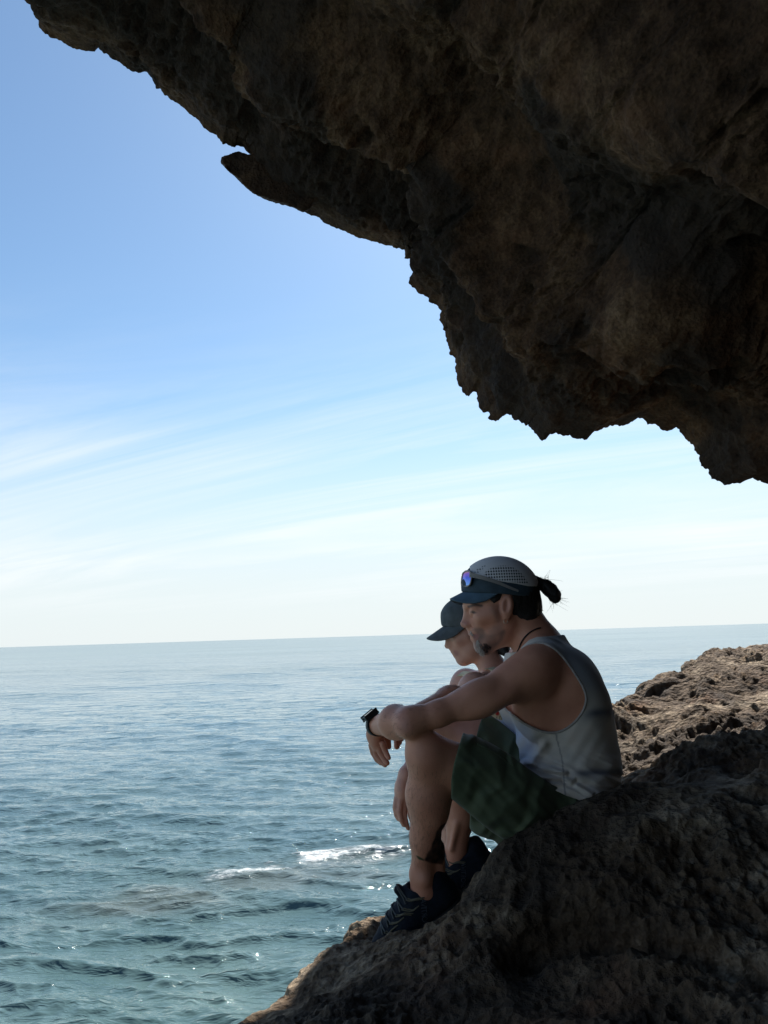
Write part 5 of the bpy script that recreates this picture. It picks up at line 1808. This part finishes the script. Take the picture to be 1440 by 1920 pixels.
def build_woman():
    Y = 2.85
    root = person_root(P(1000, 1500, Y), 'person in pale yellow tank top and dark cap, half hidden behind the ponytailed one')
    skin = skin_mat('fair_skin', (0.70, 0.38, 0.28), (('lip', (0.42, 0.16, 0.15)), ('eye', (0.02, 0.018, 0.018)), ('brow', (0.06, 0.04, 0.03)), ('flush', (0.52, 0.25, 0.19))))
    F = Field((-0.02, 2.4, -1.02), (0.80, 3.22, 0.10), 0.0046)
    H = HeadFrame(Y, 0.70, math.radians(-9), (864, 1170), (834, 1212), 0.92)
    # torso
    F.put(ell(P(1012, 1478, Y), (0.13, 0.165, 0.11)), 0.05)
    F.put(ell(P(995, 1410, Y), (0.095, 0.125, 0.12), 0.25), 0.05)
    F.put(ell(P(965, 1340, Y), (0.098, 0.130, 0.125), 0.35), 0.05)
    F.put(ell(P(940, 1335, Y - 0.05), (0.06, 0.06, 0.06)), 0.04)
    F.put(ell(P(940, 1335, Y + 0.05), (0.06, 0.06, 0.06)), 0.04)
    F.put(ell(P(945, 1292, Y), (0.075, 0.145, 0.075), 0.6), 0.05)
    F.put(cone(P(938, 1270, Y), P(903, 1220, Y), 0.050, 0.047), 0.03)
    for sg in (-1, 1):
        s = P(890, 1292, Y - 0.14); s[1] = Y + sg * 0.15
        F.put(cone(P(935, 1275, Y), s, 0.040, 0.048), 0.04)
        F.put(ball(s, 0.050), 0.03)
        e = P(805, 1385, 2.80); e[1] = Y + sg * 0.10
        F.put(cone(s, e, 0.043, 0.034), 0.03)
        if sg < 0:
            w = P(762, 1452, 2.62)
            F.put(cone(e, w, 0.036, 0.024), 0.02)
            F.put(cone(w, P(757, 1470, 2.615), 0.024, 0.024), 0.015)
            F.put(ell(P(754, 1484, 2.61), (0.026, 0.030, 0.042)), 0.012)
            add_finger(F, [P(744, 1496, 2.600), P(741, 1514, 2.592), P(743, 1528, 2.594), P(747, 1536, 2.60)], 0.0100, 0.0072)
            add_finger(F, [P(751, 1500, 2.592), P(749, 1520, 2.584), P(752, 1537, 2.586), P(757, 1547, 2.592)], 0.0104, 0.0074)
            add_finger(F, [P(759, 1500, 2.600), P(758, 1522, 2.592), P(761, 1541, 2.594), P(765, 1553, 2.60)], 0.0100, 0.0072)
            add_finger(F, [P(765, 1496, 2.618), P(766, 1514, 2.612), P(769, 1530, 2.614), P(772, 1540, 2.62)], 0.0095, 0.0068)
            add_finger(F, [P(762, 1474, 2.635), P(768, 1490, 2.65), P(769, 1506, 2.65)], 0.0110, 0.0080)
        else:
            w = P(812, 1440, 2.9)
            F.put(cone(e, w, 0.036, 0.024), 0.02)
            F.put(ell(lin(w, P(806, 1470, 2.9), 0.6), (0.026, 0.020, 0.040)), 0.012)
            for i in range(4):
                add_finger(F, [P(798 + 6 * i, 1478, 2.89 + 0.004 * i), P(797 + 6 * i, 1496, 2.885), P(799 + 6 * i, 1512 - 3 * abs(i - 1.5), 2.885)], 0.0095, 0.0070)
            add_finger(F, [P(822, 1460, 2.88), P(826, 1474, 2.87), P(825, 1486, 2.87)], 0.010, 0.0078)
    # legs, knees drawn up, side by side
    for sg in (-1, 1):
        hp = P(995, 1482, Y); hp[1] = Y + sg * 0.085
        kn = P(818, 1415, Y); kn[1] = Y + sg * 0.075 + 0.03
        ak = P(852, 1628, 2.84); ak[1] = Y + sg * 0.06
        mid = lin(kn, ak, 0.35) + np.array([0.012, 0, 0])
        F.put(cone(hp, kn, 0.085, 0.052), 0.04)
        F.put(cone(kn, mid, 0.047, 0.049), 0.03)
        F.put(cone(mid, ak, 0.049, 0.029), 0.03)
        F.put(cone(ak, ak + np.array([-0.02, 0, -0.05]), 0.029, 0.030), 0.02)
    add_head(F, H, False)
    V, Q = F.mesh()
    body = keep(mesh_obj('body', V, Q, skin), root)
    u, v = to_px(V[:, 0], V[:, 1], V[:, 2])
    zone = lambda poly, soft: sstep(soft, -soft, poly_sd(u, v, H.poly(poly)))
    head = v < 1250
    vattr(body, 'lip', zone([(884, 1186), (891, 1185), (899, 1191), (896, 1199), (888, 1200)], 1.5) * head * 0.5)
    vattr(body, 'eye', zone([(880, 1147), (887, 1144), (897, 1149), (888, 1151)], 1.2) * head * 0.85)
    vattr(body, 'brow', zone([(876, 1135), (890, 1131), (906, 1134), (904, 1137), (888, 1135)], 1.2) * head * 0.7)
    vattr(body, 'flush', 0.5 * zone(smooth_poly([(895, 1160), (915, 1155), (920, 1172), (900, 1176)]), 6) * head)
    # hair under the cap and a low tail on the shoulder
    Fh = Field(P(850, 1240, Y) - np.array([0.02, 0.11, 0.04]), P(965, 1130, Y) + np.array([0.06, 0.11, 0.03]), 0.004)
    Fh.put(ell(H(951, 1116), np.array([0.094, 0.079, 0.096]) * 0.9, -H.rot), 0)
    a1 = prism(H.poly([(905, 1090), (918, 1136), (940, 1128), (946, 1112), (960, 1118), (958, 1150), (985, 1172), (1030, 1172), (1030, 1090)]), 2.6, 3.1, 0.0019)
    Fh.put((Fh.lo, Fh.lo + Fh.h * Fh.n, a1[2]), 0, 'i')
    Fh.put(cone(H(1002, 1130), P(944, 1216, Y - 0.03), 0.022, 0.024), 0.01)
    Fh.put(cone(P(944, 1216, Y - 0.03), P(950, 1227, Y - 0.05), 0.020, 0.012), 0.01)
    idx, pos = Fh.band(0.02)
    Fh.d[idx] += 0.003 * perlin(pos * 60, 3) + 0.002 * perlin(pos * 150, 4)
    V2, Q2 = Fh.mesh()
    keep(mesh_obj('hair', V2, Q2, MAT_HAIR), root)
    # top
    mt, tt, bt = new_mat('pale_yellow_cotton')
    geo = node(tt, 'ShaderNodeNewGeometry')
    nn = node(tt, 'ShaderNodeTexNoise', i_Scale=20.0, i_Detail=3.0); tt.links.new(geo.outputs['Position'], nn.inputs['Vector'])
    rr = ramp(tt, [(0.3, (0.62, 0.56, 0.40)), (0.7, (0.74, 0.68, 0.50))]); tt.links.new(nn.outputs[0], rr.inputs[0])
    o = attr_mix(tt, bt, rr.outputs[0], 'red', (0.50, 0.03, 0.03))
    o = attr_mix(tt, bt, o, 'print', (0.10, 0.08, 0.07))
    o = attr_mix(tt, bt, o, 'edge', (0.60, 0.54, 0.36))
    bt.inputs['Roughness'].default_value = 0.9
    Fs = Field(P(900, 1480, Y) - np.array([0.1, 0.26, 0.04]), P(1040, 1240, Y) + np.array([0.12, 0.26, 0.05]), 0.005)
    o_ = 0.010
    Fs.put(ell(P(1012, 1470, Y), (0.13 + o_, 0.165 + o_, 0.11 + o_)), 0.05)
    Fs.put(ell(P(995, 1410, Y), (0.095 + o_, 0.125 + o_, 0.12 + o_), 0.25), 0.05)
    Fs.put(ell(P(965, 1340, Y), (0.098 + o_, 0.130 + o_, 0.125 + o_), 0.35), 0.05)
    for sg in (-1, 1):
        Fs.put(ell(P(940, 1335, Y + sg * 0.05), np.array((0.06, 0.06, 0.06)) + o_), 0.04)
        s = P(890, 1292, Y - 0.14); s[1] = Y + sg * 0.13
        Fs.put(cone(P(935, 1275, Y), s, 0.040 + 0.006, 0.048 + 0.004), 0.04)
    Fs.put(ell(P(945, 1292, Y), (0.075 + o_, 0.145 + 0.004, 0.075 + o_), 0.6), 0.05)
    idx, pos = Fs.band(0.03)
    Fs.d[idx] += 0.004 * perlin(pos * np.array([12, 12, 30]), 8)
    AH = smooth_poly([(850, 1262), (893, 1276), (899, 1262), (908, 1253), (930, 1262), (950, 1290), (990, 1330), (1000, 1370), (975, 1400), (952, 1385), (946, 1350), (940, 1320), (900, 1310), (850, 1320)], 2)
    NK = [(860, 1200), (860, 1256), (903, 1262), (907, 1254), (925, 1250), (990, 1262), (990, 1200)]
    HM = [(880, 1440), (960, 1470), (1100, 1500), (1100, 1560), (880, 1560)]
    full = (Fs.lo, Fs.lo + Fs.h * Fs.n)
    for c in (AH, NK, HM):
        Fs.put((*full, prism(c, 2.4, 3.3, 0.0019)[2]), 0, 's')
    V3, Q3 = Fs.mesh()
    tp = keep(mesh_obj('tank_top', V3, Q3, mt), root)
    u3, v3 = to_px(V3[:, 0], V3[:, 1], V3[:, 2])
    vattr(tp, 'red', sstep(4.5, 3.0, np.hypot((u3 - 932.5), (v3 - 1338) * 0.8)))
    rg2 = np.hypot((u3 - 938.5) * 1.3, v3 - 1347)
    prt = sstep(1.4, 0.6, np.abs(rg2 - 3.5)) + sstep(1.2, 0.6, np.abs(u3 - 931.5)) * (np.abs(v3 - 1347) < 3) + sstep(1.3, 0.7, np.abs(rg2 - 9)) * (v3 > 1352)
    vattr(tp, 'print', np.clip(prt, 0, 0.8))
    vattr(tp, 'edge', sstep(5, 3.5, poly_sd(u3, v3, AH)))
    # shorts and shoes
    ms_ = simple_mat('charcoal_shorts_cloth', (0.03, 0.032, 0.036), 0.8, 0.2)
    Fo = Field(P(860, 1560, Y) - np.array([0.05, 0.28, 0.03]), P(1080, 1400, Y) + np.array([0.10, 0.28, 0.05]), 0.006)
    Fo.put(ell(P(1012, 1480, Y), (0.14, 0.175, 0.118)), 0.05)
    for sg in (-1, 1):
        hp = P(995, 1482, Y); hp[1] = Y + sg * 0.085
        kn = P(818, 1415, Y); kn[1] = Y + sg * 0.075 + 0.03
        Fo.put(cone(hp, lin(hp, kn, 0.45), 0.096, 0.082), 0.04)
    idx, pos = Fo.band(0.03)
    Fo.d[idx] += 0.006 * perlin(pos * np.array([26, 12, 12]), 8)
    V4, Q4 = Fo.mesh()
    keep(mesh_obj('shorts', V4, Q4, ms_), root)
    upm = simple_mat('dark_shoe_cloth', (0.012, 0.014, 0.018), 0.8, 0.25)
    som = simple_mat('dark_rubber', (0.012, 0.012, 0.013), 0.8, 0.3)
    for sg in (-1, 1):
        a = P(852, 1628, 2.84); a[1] = Y + sg * 0.06
        ax = np.array([-0.78, 0, -0.62])
        upv = np.array([-0.62, 0, 0.78])
        heel = a - upv * 0.095 - ax * 0.045
        se = bpy.data.objects.new('shoe', None); COL.objects.link(se); se.parent = root
        shoe(None, heel, heel + ax * 0.25, upv, (upm, som), se)
        for ch in se.children:
            ch.matrix_parent_inverse = Matrix.Translation(-Vector(root.location))
    # cap
    ce = bpy.data.objects.new('cap', None); COL.objects.link(ce); ce.parent = root
    m1 = simple_mat('charcoal_cap_cloth', (0.115, 0.130, 0.136), 0.8, 0.25, 0.2, 40, 0.3, 500)
    lower = [(700, 1100), (866, 1116), (905, 1124), (943, 1120), (975, 1117), (1010, 1119), (1080, 1122), (1080, 1300), (700, 1300)]
    build_cap(H, ce, (m1, m1), 0.100, (-0.84, -0.54), 0.050, 1116, lower)
    for ch in ce.children:
        ch.matrix_parent_inverse = Matrix.Translation(-Vector(root.location))
    return root


man, H_man, F_man, F_cap = build_man()
build_sunglasses(H_man)
build_woman()
